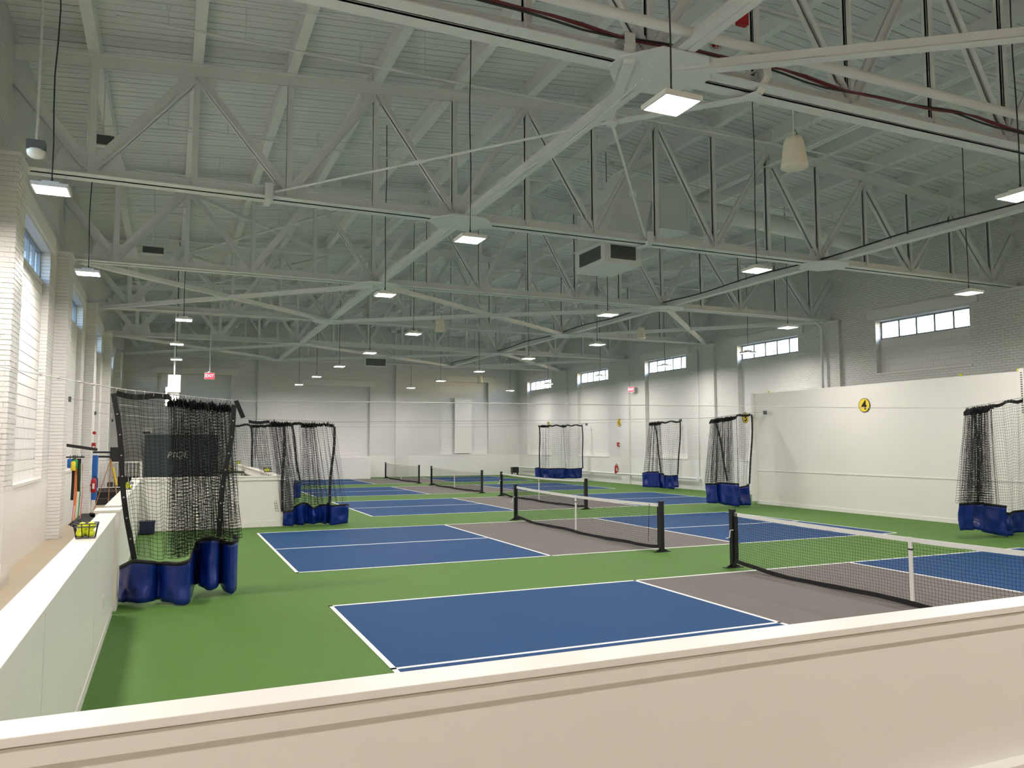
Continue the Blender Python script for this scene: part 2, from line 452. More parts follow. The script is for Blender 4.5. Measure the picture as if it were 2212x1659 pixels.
def truss(i, yt):
    lab = {0: 'white riveted steel roof truss directly over the camera', 1: 'nearest white riveted steel roof truss in view, cables along its lower chord',
           2: 'second white steel roof truss from the front, end lamp hanging beside it', 3: 'third white steel roof truss from the front',
           4: 'fourth white steel roof truss from the front', 5: 'fifth white steel roof truss from the front', 6: 'farthest white steel roof truss, closest to the back wall'}[i]
    T = thing('roof_truss', lab, 'truss', (XM, yt, ZB0), 'white steel roof trusses')
    near = i in (1, 2)
    xa, xb = XL-.0, XR+.0
    angle_pair(MB(), (xa-.05, yt, (ZB0+ZB1)/2), (xb+.05, yt, (ZB0+ZB1)/2), ZB1-ZB0, .19, True, gap=.04).build('bottom_chord', mSteel, T)
    angle_pair(MB(), (xa, yt, ztc(xa)), (XM, yt, ztc(XM)), .18, .12, False, gap=.04).build('top_chord', mSteel, T)
    angle_pair(MB(), (XM, yt, ztc(XM)), (xb, yt, ztc(xb)), .18, .12, False, gap=.04).build('top_chord', mSteel, T)
    zb = ZB1-.04
    for k, x in enumerate(NX):
        angle_pair(MB(), (x, yt, zb-.05), (x, yt, ztc(x)-.02), .10 if k not in (0, 14) else .13, .06, gap=.027+.0002*k).build('vertical', mSteel, T)
    for k in range(14):
        x0, x1 = NX[k], NX[k+1]
        bot0 = (k % 2 == 0)
        p = (x0, yt, zb if bot0 else ztc(x0)-.05); q = (x1, yt, ztc(x1)-.05 if bot0 else zb)
        kk = min(k, 13-k)
        w_ = [.2, .13, .16, .11, .12, .1, .1][kk]
        angle_pair(MB(), p, q, w_, .075 if kk > 2 else .1, gap=.031 if k % 2 else .035, short=.06).build('diagonal', mSteel, T)
    angle_pair(MB(), (NX[0], yt, zb), (xa, yt, ztc(xa)-.35), .19, .1, gap=.033, short=.05).build('diagonal', mSteel, T)
    angle_pair(MB(), (NX[14], yt, zb), (xb, yt, ztc(xb)-.35), .19, .1, gap=.033, short=.05).build('diagonal', mSteel, T)
    # gusset plates in the truss plane, riveted
    rv = MB()
    for k, x in enumerate(NX):
        if k % 2 == 0:
            hw, h = (.55, .42) if k in (0, 14) else (.36, .3)
            z0 = ZB1-.12
            poly = [(x-hw, yt-.01, z0), (x+hw, yt-.01, z0), (x+hw*.75, yt-.01, z0+h), (x-hw*.75, yt-.01, z0+h)]
        else:
            hw, h = (.34, .3); zc = ztc(x)+.05
            poly = [(x-hw, yt-.01, ztc(x-hw)+.05), (x+hw, yt-.01, ztc(x+hw)+.05), (x+hw*.8, yt-.01, zc-h-.05), (x-hw*.8, yt-.01, zc-h-.05)]
        MB().prism(poly, (0, .02, 0)).build('gusset_plate', mSteel, T)
        if near or i == 3:
            for a in range(4):
                for sx in (-1, 1):
                    tt = .25+.2*a
                    if k % 2 == 0: c = (x+sx*(.09+.36*tt), yt-.05, ZB1+.02+.42*tt)
                    else: c = (x+sx*(.07+.3*tt), yt-.05, ztc(x)-.06-.34*tt)
                    rivet(rv, c, (0,-1,0))
    if near:
        xx = XL+.3
        while xx < XR-.2:
            rivet(rv, (xx, yt-.05, ztc(xx)+random.uniform(-.05, .05)), (0,-1,0)); xx += .42
    # horizontal riveted plates where the long struts cross
    for x in (3.15, 12.45):
        poly = [(x-.62, yt-.12, ZB0-.02), (x-.3, yt-.5, ZB0-.02), (x+.3, yt-.5, ZB0-.02), (x+.62, yt-.12, ZB0-.02), (x+.62, yt+.12, ZB0-.02), (x+.3, yt+.5, ZB0-.02), (x-.3, yt+.5, ZB0-.02), (x-.62, yt+.12, ZB0-.02)]
        MB().prism(poly, (0,0,.02)).build('gusset_plate', mSteel, T)
        if i in (1, 2, 3):
            for a in range(-3, 4):
                for b in (-1, 1):
                    rivet(rv, (x+a*.15, yt+b*.07, ZB0-.02), (0,0,-1))
                    if abs(a) < 2: rivet(rv, (x+a*.1, yt+b*.22, ZB0-.02), (0,0,-1)); rivet(rv, (x+a*.1, yt+b*.36, ZB0-.02), (0,0,-1))
    if rv.v:
        o = rv.build('rivets', mSteel, T); o['kind'] = 'stuff'
    return T
for i, yt in enumerate(YT): truss(i, yt)

# ---- long struts along the hall and wind bracing between the trusses
def strut(x, z, y0, y1, w, h, label, cat='strut'):
    t = thing('longitudinal_strut', label, cat, (x, y0, z), 'long white steel struts tying the trusses')
    for a, b in zip(*( [[y0]+[v for v in YT if y0 < v < y1], [v for v in YT if y0 < v < y1]+[y1]] )):
        MB().bar((x-w*.27, a, z), (x-w*.27, b, z), w*.44, .02).build('flange', mSteel, t)
        MB().bar((x+w*.27, a, z), (x+w*.27, b, z), w*.44, .02).build('flange', mSteel, t)
        mb = MB(); mb.bar((x-w*.06, a, z+h/2), (x-w*.06, b, z+h/2), .016, h); mb.bar((x+w*.06, a, z+h/2), (x+w*.06, b, z+h/2), .016, h); mb.build('web', mSteel, t)
    return t
strut(3.15, ZB0+.02, YT[0], YT[6], .22, .16, 'long white steel strut tying the trusses left of the hall centre')
strut(12.45, ZB0+.02, YT[0], YT[6], .2, .15, 'long white steel strut with black cable, right of the hall centre')
strut(NX[9], 8.5, YT[1], YT[3], .2, .14, 'short upper white steel strut just under the top chords', 'strut')
bn = [0]
def brace(p, q, label, w=.1):
    t = thing('wind_brace', label, 'brace', p, 'white diagonal wind braces between trusses')
    p, q = Vector(p), Vector(q)
    MB().bar(p, q, w, .014).build('flange', mSteel, t)
    MB().bar(p, q, .014, w*.8, off=(w/2-.007, w*.4)).build('web', mSteel, t)
for (ia, ib, txt) in ((0, 1, 'over the camera'), (3, 4, 'in the third bay'), (5, 6, 'in the farthest braced bay')):
    ya, yb = YT[ia], YT[ib]; z = ZB0-.03
    cols = [XL+.25, 3.15, 12.45, XR-.25]; nm = ['left', 'middle', 'right']
    for k in range(3):
        if ia == 0 and k == 0: continue
        x0, x1 = cols[k], cols[k+1]
        brace((x0+.1, ya+.1, z), (x1-.1, yb-.1, z), 'white diagonal brace running away to the right, %s panel %s' % (nm[k], txt), .13)
        brace((x0+.1, yb-.1, z-.03), (x1-.1, ya+.1, z-.03), 'white diagonal brace running away to the left, %s panel %s' % (nm[k], txt), .13)
for (ia, ib, txt) in ((3, 4, 'third'), (4, 5, 'fourth')):
    # upper sway frames between top chords, seen through the trusses
    for k0, k1, nm_ in ((1, 4, 'left'), (10, 13, 'right')):
        for fl_, dr in ((0, 'right'), (1, 'left')):
            a, b = (NX[k0], NX[k1]) if not fl_ else (NX[k1], NX[k0])
            brace((a, YT[ia]+.1, ztc(a)-.14-.03*fl_), (b, YT[ib]-.1, ztc(b)-.14-.03*fl_), 'white roof-level brace slanting away to the %s, %s side of the %s bay' % (dr, nm_, txt), .1)

# ---- tie-rod yoke between the first two trusses
yk = thing('tie_rod_yoke', 'white strap yoke hooked over the nearest truss with two turnbuckle rods', 'tie rod', (3.4, -1.4, 6.36))
N = Vector((3.4, -1.4, 6.36)); y0 = YT[1]
for xs_, sg in ((2.62, -1), (4.55, 1)):
    mb = MB(); P = [Vector((xs_, y0-.19, ZB1+.06)), Vector((xs_, y0-.2, ZB0+.12)), Vector((xs_+.04*-sg, y0-.1, ZB0-.05)), Vector((xs_+.12*-sg, y0+.1, ZB0-.06)), N+Vector((.07*sg, -.02, 0))]
    for a, b in zip(P[:-1], P[1:]): mb.bar(a, b, .13, .018)
    mb.bar((xs_, y0-.2, ZB1+.055), (xs_, y0+.18, ZB1+.055), .13, .018)
    mb.build('strap', mSteel, yk)
MB().lathe([(.075, -.05), (.085, -.03), (.085, .03), (.075, .05)], 10, N).build('pin', mSteel, yk)
for q in (Vector((-.45, 3.75, 6.42)), Vector((7.34, 3.75, 6.42))):
    MB().tube([N, N.lerp(q, .06), q], [.035, .02, .02], 6).build('rod', mSteel, yk)
    c = N.lerp(q, .5); d = (q-N).normalized(); s_ = d.cross(Vector((0,0,1))).normalized()
    mb = MB()
    for sg in (-1, 1): mb.tube([c-d*.17+s_*sg*.01, c-d*.11+s_*sg*.042, c+d*.11+s_*sg*.042, c+d*.17+s_*sg*.01], .015, 5)
    mb.build('turnbuckle', mSteel, yk)
    mb = MB(); mb.box(q.x-.05, q.x+.05, 3.56, 4.04, ZB0-.06, ZB0-.035); mb.box(q.x-.07, q.x+.07, 3.58, 3.66, ZB0-.05, ZB1+.03); mb.build('clamp', mSteel, yk)

# ------------------------------------------------------------------ lamps
LAMPS = [('left wall', [(-3.39, 1.18), (-3.42, 6.56)]),
         ('second', [(2.43, -4.11), (2.41, 1.34), (2.34, 6.44)]),
         ('third', [(8.33, -3.62), (8.17, 1.28), (8.21, 6.83)]),
         ('right', [(13.99, 1.23), (14.01, 6.71)]),
         ('bar', [(-1.64, 11.91), (-1.76, 17.39), (-1.73, 22.42)]),
         ('farsecond', [(4.66, 12.09), (4.62, 17.41), (4.59, 22.74), (4.58, 28.19), (4.56, 33.68)]),
         ('farthird', [(10.97, 12.16), (10.66, 16.88), (10.88, 22.66), (10.94, 28.31), (10.95, 33.78)]),
         ('farright', [(17.2, 12.1), (17.2, 17.3), (17.2, 22.7), (17.1, 28.2), (17.27, 33.8)]),
         ('behind', [(-3.39, -4.2), (2.4, -9.5), (-3.4, -9.5), (8.2, -9.3), (14, -4.1), (14, -9.4)])]
ROWN = {'left wall': 'beside the left wall over the walkway', 'second': 'in the front row left of the hall centre', 'third': 'in the front row right of the hall centre',
        'right': 'in the front row near the right wall', 'bar': 'above the bar area', 'farsecond': 'in the back row left of centre',
        'farthird': 'in the back row right of centre', 'farright': 'in the back row along the right wall', 'behind': 'behind the camera'}
ON = ['nearest', 'second', 'third', 'fourth', 'fifth', 'sixth']
ZL = 5.3
lens_me = None
def make_lamp():
    t = thing('pendant_lamp', '', 'lamp', (0,0,0))
    h = .21
    mb = MB(); mb.box(-h, h, -h, h, .025, .05); mb.box(-h, h, -h, -h+.02, 0, .03); mb.box(-h, h, h-.02, h, 0, .03); mb.box(-h, -h+.02, -h, h, 0, .03); mb.box(h-.02, h, -h, h, 0, .03)
    mb.prism([(-.1,-.1,.05),(.1,-.1,.05),(.1,.1,.05),(-.1,.1,.05)], (0,0,.05)); mb.build('housing', mGloss, t)
    MB().box(-h+.02, h-.02, -h+.02, h-.02, .012, .025).build('lens', mLens, t)
    MB().tube([(0,0,.1), (0,0,.17)], .014, 6).build('hanger', mCord, t)
    return t
lamp0 = make_lamp()
ld = bpy.data.lights.new('lamp_light', 'AREA'); ld.shape = 'SQUARE'; ld.size = .38; ld.energy = LAMP_W; ld.color = LAMP_COL
for row, pts in LAMPS:
    for j, (x, y) in enumerate(pts):
        o = copy_tree(lamp0)
        o.location = (x, y, ZL)
        o['label'] = '%s square LED pendant lamp %s' % (ON[j], ROWN[row]); o['category'] = 'lamp'; o['group'] = 'square LED pendant lamps'
        zt = zdeck(x)+.01 - ZL
        mb = MB(); k = 7; ph = random.uniform(0, 6)
        mb.tube([(x+.018*math.sin(ph+i_*1.3)*math.sin(math.pi*i_/k), y+.018*math.cos(ph+i_*1.1)*math.sin(math.pi*i_/k), ZL+.16+(zt-.16)*i_/k) for i_ in range(k+1)], .009, 5)
        mb.build('cord', mCord, o)
        l = bpy.data.objects.new('lamp_light', ld); COL.objects.link(l); l.parent = o; l.location = (0,0,.008)
for c_ in list(lamp0.children): bpy.data.objects.remove(c_)
bpy.data.objects.remove(lamp0)

# ---- conduits feeding the lamps, sprinkler pipes
def pipe(name, pts, r, label, cat, m=mPipe, group=None, n=6, hangers=None):
    t = thing(name, label, cat, pts[0], group)
    MB().tube(pts, r, n).build('run', m, t, smooth=True)
    if hangers:
        for x in hangers:
            z = np.interp(x, [pts[0][0], pts[-1][0]], [pts[0][2], pts[-1][2]]); y = pts[0][1]
            mb = MB(); mb.tube([(x, y, z), (x, y, zdeck(x))], .006, 4); mb.tube([(x+.0, y-r*1.4, z), (x, y, z-r*1.4), (x, y+r*1.4, z), (x, y, z+r*1.4)], .006, 4, closed=True)
            mb.build('hanger', m, t)
    return t
bayw = ['before the nearest truss', 'in the first bay', 'in the second bay', 'in the third bay', 'in the fourth bay', 'in the fifth bay', 'in the last bay']
for bi, y in enumerate((1.4, 6.6, 12.1, 17.6, 22.6, 28.2, 33.7)):
    pts = [(XL+.6, y, zbeam(XL+.6)-.1), (XM, y, zbeam(XM)-.1), (XR-.6, y, zbeam(XR-.6)-.1)]
    t = thing('conduit', 'thin grey conduit under the roof beams feeding the lamps %s' % ['of the first row', 'of the second row', 'of the third row', 'of the fourth row', 'of the fifth row', 'of the sixth row', 'of the last row'][bi], 'conduit', pts[0], 'conduits feeding the lamps')
    MB().tube(pts, .014, 5).build('run', mPipe, t)
    for row, ps in LAMPS:
        for (x, yy) in ps:
            if abs(yy-y) < .6: MB().box(x-.07, x+.07, y-.06, y+.06, zbeam(x)-.15, zbeam(x)-.04).build('junction_box', mSteel, t)
sp = 0
SPR = [(-.7, .0), (2.2, .0), (6.2, 0), (9.2, 0), (12.6, 0), (15.6, 0), (19.4, 0), (22.3, 0), (26.2, 0), (29.0, 0)]
spn = ['first', 'second', 'third', 'fourth', 'fifth', 'sixth', 'seventh', 'eighth', 'ninth', 'tenth']
for bi, (y, _) in enumerate(SPR):
    z = 8.3
    t = thing('sprinkler_pipe', '%s white sprinkler pipe crossing under the roof, counted from the front' % spn[bi], 'pipe', (XL+1.5, y, z), 'white sprinkler pipes')
    pts = [(XL+1.5, y, z), (XR-1.5, y, z)]
    MB().tube(pts, .021, 6).build('run', mPipe, t)
    for x in np.arange(XL+2.2, XR-1.5, 2.9):
        mb = MB(); mb.tube([(x, y, z), (x, y, z+.28)], .011, 5); mb.box(x-.03, x+.03, y-.012, y+.012, z+.27, z+.285); mb.tube([(x-.025, y, z+.28), (x-.03, y, z+.33), (x, y, z+.36), (x+.03, y, z+.33), (x+.025, y, z+.28)], .006, 4)
        mb.build('sprinkler_head', mPipe, t)
        xx = x+1.1
        MB().tube([(xx, y, z), (xx, y, zdeck(xx))], .006, 4).build('hanger', mPipe, t)
# main pipe and cables beside the nearest truss
pipe('water_main', [(XL+.3, -3.5, 6.48+.0), (8.5, -3.5, 6.5), (XR-.5, -3.5, 6.5)], .06, 'thick white pipe running along the nearest truss', 'pipe', n=10)
ca = thing('cable_bundle', 'dark red and black cable bundle lying along the nearest truss chord', 'cable', (XL+.4, YT[1]-.2, ZB1), None)
for k, (m_, dz, dy) in enumerate(((mRedCable, .0, 0), (mRedCable, .015, .02), (mCord, -.012, .012))):
    pts = [(x, YT[1]-.16+dy, ZB1+.05+dz+.035*math.sin(x*1.7+k*.6)+.015*math.sin(x*4+k)) for x in np.arange(XL+.4, XR-.5, .35)]
    MB().tube(pts, .014, 5).build('cable', m_, ca)
for k, (y, z) in enumerate(((-2.0, 8.12), (-1.75, 8.3), (-1.5, 8.42))):
    pipe('conduit', [(3.0, y, z), (XR-.8, y, z)], .028, ['lowest', 'middle', 'uppermost'][k]+' of three parallel white conduits above the nearest truss', 'conduit')
cb2 = thing('cable', 'black cable clipped along the strut on the right', 'cable', (12.3, YT[1], ZB0+.2))
pts = [(12.32, y, ZB0+.16+.03*math.sin(y*1.3)) for y in np.arange(YT[1], YT[6], .5)]
MB().tube(pts, .018, 5).build('run', mCord, cb2)
wc = thing('cable', 'white loose cable sagging beneath the left long strut', 'cable', (3.0, YT[1]+.3, ZB0))
MB().tube([(3.02, y, ZB0-.03-.09*abs(math.sin((y+2.9)*.9))) for y in np.arange(-2.6, 9.8, .25)], .008, 4).build('run', mPipe, wc)
# vertical drops by the left wall
for k, (x, y) in enumerate(((-3.42, 2.9), (-3.0, 5.0))):
    pass
# red fire devices on the nearest truss
t = thing('fire_strobe', 'red fire alarm box bolted above the nearest truss plate', 'alarm', (4.08, -3.2, 6.95))
MB().box(4.02, 4.16, -3.25, -3.17, 6.93, 7.09).build('body', mRed, t, bevel=.006)
MB().tube([(4.09, -3.2, 7.07), (4.09, -3.2, zdeck(4.09)+.01)], .01, 5).build('stem', mPipe, t)
t = thing('heat_detector', 'red detector inside a white wire cage beside the nearest truss plate', 'detector', (3.72, -3.2, 6.63))
MB().lathe([(.03, .06), (.06, .04), (.07, 0), (.05, -.03)], 12, (3.72, -3.2, 6.63)).build('body', mRed, t, smooth=True)
mb = MB()
for k in range(8):
    a = k*math.pi/4; mb.tube([(3.72+.085*math.cos(a)*math.sin(b), -3.2+.085*math.sin(a)*math.sin(b), 6.64-.085*math.cos(b)) for b in (.2, .7, 1.2, 1.7)], .004, 4)
for b in (.6, 1.2, 1.7): mb.tube([(3.72+.085*math.sin(b)*math.cos(a), -3.2+.085*math.sin(b)*math.sin(a), 6.64-.085*math.cos(b)) for a in np.linspace(0, 2*math.pi, 13)[:-1]], .004, 4, closed=True)
mb.build('cage', mGloss, t)

# ---- pendant speakers
def speaker(x, y, z, ztop, label):
    t = thing('pendant_speaker', label, 'speaker', (x, y, z), 'white pendant loudspeakers')
    MB().lathe([(.05, .42), (.10, .40), (.125, .34), (.165, .05), (.17, .01), (.15, 0)], 20, (x, y, z)).build('body', mSpeaker, t, smooth=True)
    MB().lathe([(.146, .004), (.13, -.006), (.02, -.01)], 20, (x, y, z)).build('grille', mSpeaker, t, smooth=True)
    MB().tube([(x, y, z+.42), (x, y, ztop)], .007, 5).build('cable', mPipe, t)
    MB().tube([(x+.04, y, z+.42), (x+.06, y, z+.47), (x+.02, y, z+.52)], .006, 4).build('lead', mCord, t)
speaker(5.3, -2.72, 5.55, 6.35, 'large white pendant speaker hanging from the nearest truss')
speaker(6.13, 14.0, 5.72, zdeck(6.13)+.01, 'white pendant speaker left of centre beyond the third truss')
speaker(13.89, 14.0, 5.9, zdeck(13.89)+.01, 'white pendant speaker on the right beyond the third truss')
speaker(13.6, 29.5, 5.35, zdeck(13.6)+.01, 'small far white pendant speaker before the back wall')

# ---- camera dome on the left
t = thing('dome_sensor', 'white dome sensor on a grey box hanging from a rod by the left wall', 'sensor', (-3.55, 1.0, 5.7))
MB().box(-3.65, -3.45, .92, 1.08, 5.74, 5.86).build('box', mGrille, t)
MB().lathe([(.1, .02), (.11, 0), (.1, -.05), (.06, -.08), (.01, -.09)], 14, (-3.55, 1.0, 5.73)).build('dome', mGloss, t, smooth=True)
MB().tube([(-3.55, 1, 5.86), (-3.55, 1, zdeck(-3.55)+.01)], .016, 6).build('rod', mPipe, t)

# ---- air handling: duct box, tapered drop, diffuser and round duct
t = thing('air_duct', 'white sheet-metal air duct drop with louvred diffuser box in the second bay', 'duct', (7.9, 6.0, 6.3))
fr = MB().box(7.35, 8.35, 5.5, 6.9, 6.3, 6.82); d0 = fr.build('diffuser_box', mSteel, t)
MB().box(7.52, 8.2, 5.485, 5.5, 6.42, 6.74).build('grille', mGrille, d0)
MB().box(7.335, 7.35, 5.68, 6.7, 6.42, 6.74).build('grille', mGrille, d0)
for k in range(7):
    z = 6.44+.046*k
    MB().box(7.52, 8.2, 5.475, 5.487, z, z+.016).build('slat', mGrille, d0); MB().box(7.325, 7.337, 5.68, 6.7, z, z+.016).build('slat', mGrille, d0)
mb = MB(); a = [(7.3, 5.45, 6.82), (8.4, 5.45, 6.82), (8.4, 6.95, 6.82), (7.3, 6.95, 6.82)]; b = [(7.8, 5.6, 7.95), (8.75, 5.6, 7.95), (8.75, 6.8, 7.95), (7.8, 6.8, 7.95)]
mb.add(a+b, [(0,3,2,1),(4,5,6,7),(0,1,5,4),(1,2,6,5),(2,3,7,6),(3,0,4,7)]); mb.build('tapered_drop', mSteel, t)
MB().box(7.75, 9.2, 5.55, 6.85, 7.95, 8.45).build('plenum', mSteel, t)
MB().box(8.95, 9.75, 5.5, 7.0, 7.3, 8.4).build('duct_box', mSteel, t)
MB().box(9.72, 9.78, 5.46, 7.04, 7.27, 8.3).build('flange', mSteel, t)
pts = [(9.75, 6.0, 8.15), (12.4, 6.0, 8.0), (15.0, 6.0, 7.82), (17.4, 6.0, 7.66)]
t = thing('round_duct', 'big white round duct sloping to the right wall behind the second truss', 'duct', pts[0])
MB().tube(pts, .23, 18).build('run', mSteel, t, smooth=True)
MB().tube([(12.4, 6.0, 8.0), (12.46, 6.0, 7.996)], .245, 18).build('band', mSteel, t)
MB().tube([(15.0, 6.0, 7.82), (15.06, 6.0, 7.816)], .245, 18).build('band', mSteel, t)
# small wall grilles, far
for k, (x, y, z, w_) in enumerate(((-3.1, 4.6, 7.27, .34), (6.6, 24.6, 5.75, .9), (-2.43, 12.0, 7.12, .5))):
    t = thing('air_grille', ['grey air grille box high by the left wall', 'dark grey air grille between the far trusses', 'long grey grille panel under the roof left of centre'][k], 'grille', (x, y, z))
    MB().box(x-w_/2-.04, x+w_/2+.04, y, y+.12, z-.1*(1+k%2), z+.1*(1+k%2)).build('frame', mSteel, t)
    MB().box(x-w_/2, x+w_/2, y-.015, y, z-.08*(1+k%2), z+.08*(1+k%2)).build('louvre', mGrille, t)
    MB().tube([(x, y+.06, z), (x, y+.06, zdeck(x)+.01)], .01, 5).build('hanger', mPipe, t)
# conduit down the right pilasters
for k, (y, z0, z1) in enumerate(((10.6, 3.0, 6.3), (18.05, .45, 6.2))):
    t = thing('conduit', ['white conduit bending down the right wall pilaster behind the tall partition', 'thin white conduit running down the right wall'][k], 'conduit', (XR-.25, y, z0))
    MB().tube([(XR-.3 if k == 0 else XR-.03, y, z0), (XR-.3 if k == 0 else XR-.03, y, z1-.2), (XR-.38, y, z1-.05), (XR-.7, y-.1, z1+.02)] if k == 0 else [(XR-.03, y, z0), (XR-.03, y, z1)], .05 if k == 0 else .022, 8).build('run', mPipe, t, smooth=True)
t = thing('low_pipe', 'white pipe along the right wall near the floor', 'pipe', (XR-.12, 17.9, .5))
MB().tube([(XR-.12, 17.9, .5), (XR-.12, 36.9, .5), (XR-.3, 37.1, .45), (XR-.3, 37.1, .02)], .04, 8).build('run', mPipe, t, smooth=True)
for y in (18.0, 22.3, 27.6, 33): MB().box(XR-.2, XR, y-.06, y+.06, .43, .57).build('bracket', mPipe, t)

# ------------------------------------------------------------------ low partitions
def partition(name, x0, x1, y0, y1, h, label, axis, cap=.03, base_side=None, mould=False):
    t = thing(name, label, 'partition', ((x0+x1)/2, (y0+y1)/2, 0), 'white half-height partitions')
    e = .02
    MB().box(x0+e, x1-e, y0+e, y1-e, 0, h-.03).build('panel', mSmooth, t)
    if axis == 'x': MB().box(x0, x1, y0, y1, h-.03, h).build('cap', mSmooth, t, bevel=.003)
    else: MB().box(x0, x1, y0, y1, h-.03, h).build('cap', mSmooth, t, bevel=.003)
    MB().box(x0+e-.008, x1-e+.008, y0+e-.008, y1-e+.008, 0, .09).build('baseboard', mGloss, t)
    return t
pf = partition('half_wall', -2.66, 13.2, -7.5, -7.33, 1.22, 'white half-height wall crossing the foreground below the camera', 'x')
MB().box(-2.66, 13.2, -7.492, -7.338, 1.125, 1.186).build('trim', mSmooth, pf, bevel=.002)
MB().box(-2.66, 13.2, -7.56, -7.48, .0, .48).build('lower_ledge', mGloss, pf)
pl = partition('half_wall', -2.67, -2.47, -7.33, .55, 1.22, 'white half-height wall along the left edge of the nearest court', 'y')
for y in (-5.35, -2.1): MB().box(-2.493, -2.487, y-.002, y+.002, .09, 1.19).build('panel_joint', mSteel, pl)
for y in (-6.0, -1.0): MB().box(-2.49, -2.475, y-.035, y+.035, .38, .5).build('wall_plate', mGloss, pl)
partition('gate_post', -2.74, -2.44, .75, 1.2, 1.24, 'white square post closing the half wall beside the nearest divider net', 'y')
partition('half_wall', -2.69, -2.49, 1.85, 10.25, 1.22, 'white half-height wall running beyond the nearest divider net toward the bar', 'y')
pb = partition('bar_wall', -2.69, .82, 10.25, 10.45, 1.26, 'white panelled front wall of the bar enclosure', 'x')
MB().box(-2.5, .8, 10.24, 10.26, 1.15, 1.215).build('trim', mSmooth, pb)
MB().box(-2.5, .8, 10.235, 10.255, 0, .14).build('base_trim', mGloss, pb)
ps = partition('bar_wall', .62, .82, 10.45, 30.0, 1.24, 'white side wall of the bar enclosure facing the far courts', 'y')
for y in (19.6,): MB().box(.55, .88, y-.2, y+.2, 0, 1.3).build('post', mSmooth, ps)
MB().box(.58, .64, 10.5, 30, 1.02, 1.07).build('rail', mSmooth, ps)
t = thing('wall_pad', 'white padded post at the corner of the bar enclosure', 'pad', (.93, 10.55, 0))
MB().box(.82, 1.04, 10.42, 10.62, .3, 1.2).build('pad', mGloss, t, bevel=.02)
MB().box(.82, .9, 10.45, 10.6, 0, .32).build('foot', mGloss, t)
t = thing('counter', 'dark counter shelf inside the bar enclosure', 'counter', (.2, 18.9, 0))
MB().box(-.3, .52, 18.4, 19.2, 1.06, 1.1).build('top', mRubber, t, bevel=.004)
MB().box(-.25, -.2, 18.5, 19.1, 0, 1.06).build('leg', mSmooth, t); MB().box(.46, .51, 18.5, 19.1, 0, 1.06).build('leg', mSmooth, t)
t = thing('worktop', 'low grey worktop inside the bar enclosure', 'counter', (-.2, 13.6, 0))
MB().box(-.45, .5, 12.9, 14.4, .98, 1.02).build('top', mGrille, t, bevel=.004); MB().box(-.4, .45, 12.95, 14.3, 0, .98).build('body', mSmooth, t)

# tall partition with the court number
t = thing('tall_partition', 'tall plain white partition wall marked with court number 4', 'partition', (16.55, 6, 0))
MB().box(16.5, 16.72, 1.75, 11.05, 0, 3.74).build('panel', mSmooth, t)
MB().box(16.485, 16.5, 1.75, 11.0, 1.115, 1.145).build('rail', mGloss, t)
MB().box(16.48, 16.5, 1.75, 11.0, 0, .11).build('baseboard', mGloss, t)
MB().box(16.44, 16.76, 11.0, 11.12, 1.3, 3.75).build('end_trim', mSmooth, t)
MB().box(16.38, 16.6, 10.95, 11.14, .08, 1.75).build('corner_guard', mGloss, t, bevel=.006)
MB().box(16.44, 16.5, 1.72, 1.84, 1.3, 3.8).build('end_trim', mSmooth, t)
mb = MB()
for k in range(18): mb.box(16.43, 16.441, 1.76, 1.8, 2.75+k*.055, 2.775+k*.055)
mb.build('slots', mGrille, t)
MB().box(16.483, 16.5, 9.78, 9.86, .36, .48).build('outlet', mGloss, t)
MB().box(16.3, 16.46, 11.0, 11.1, 2.95, 3.02).build('hook_bracket', mSteel, t)
for k, y in enumerate((1.92, 3.4, 10.4)):
    o = MB().lathe([(.037*math.sin(a), -.037*math.cos(a)) for a in np.linspace(.1, 3.04, 9)], 12, (16.56, y, 3.777)).build('pickleball', mBall, smooth=True)
    tag(o, ['yellow ball on top of the tall partition at its near end', 'yellow ball in the middle of the tall partition top', 'yellow ball on top of the tall partition at its far end'][k], 'ball')

# court number discs
def number_disc(body, loc, right, label, r=.2):
    n = Vector(right).cross(Vector((0,0,1)))
    t = thing('court_number', label, 'sign', loc)
    loc = Vector(loc); F = frame_mat(loc, right, (0,0,1))
    def disc(r_, d0, d1, m, nm):
        mb = MB(); k = 32
        mb.prism([F @ Vector((r_*math.cos(2*math.pi*i/k), r_*math.sin(2*math.pi*i/k), d0)) for i in range(k)], (F.to_3x3() @ Vector((0,0,d1-d0)))); mb.build(nm, m, t)
    disc(r, 0, .012, mInk, 'rim'); disc(r*.93, .001, .014, mYellow, 'face')
    put_text(body, r*1.9, F @ Matrix.Translation((0, -.01, .015)), mInk, t, 'numeral', bold=.006)
number_disc('4', (16.484, 6.38, 3.14), (0,-1,0), 'round yellow sign with number 4 on the tall partition')
number_disc('5', (16.2, 11.16, 2.92), (.95,.3,0), 'round yellow sign with number 5 at the end of the tall partition', .19)
number_disc('6', (XR-.016, 24.72, 3.14), (0,-1,0), 'round yellow sign with number 6 on the right brick wall', .2)
number_disc('7', (XR-.016, 33.0, 3.2), (0,-1,0), 'small far round yellow sign behind the farthest divider net', .2)

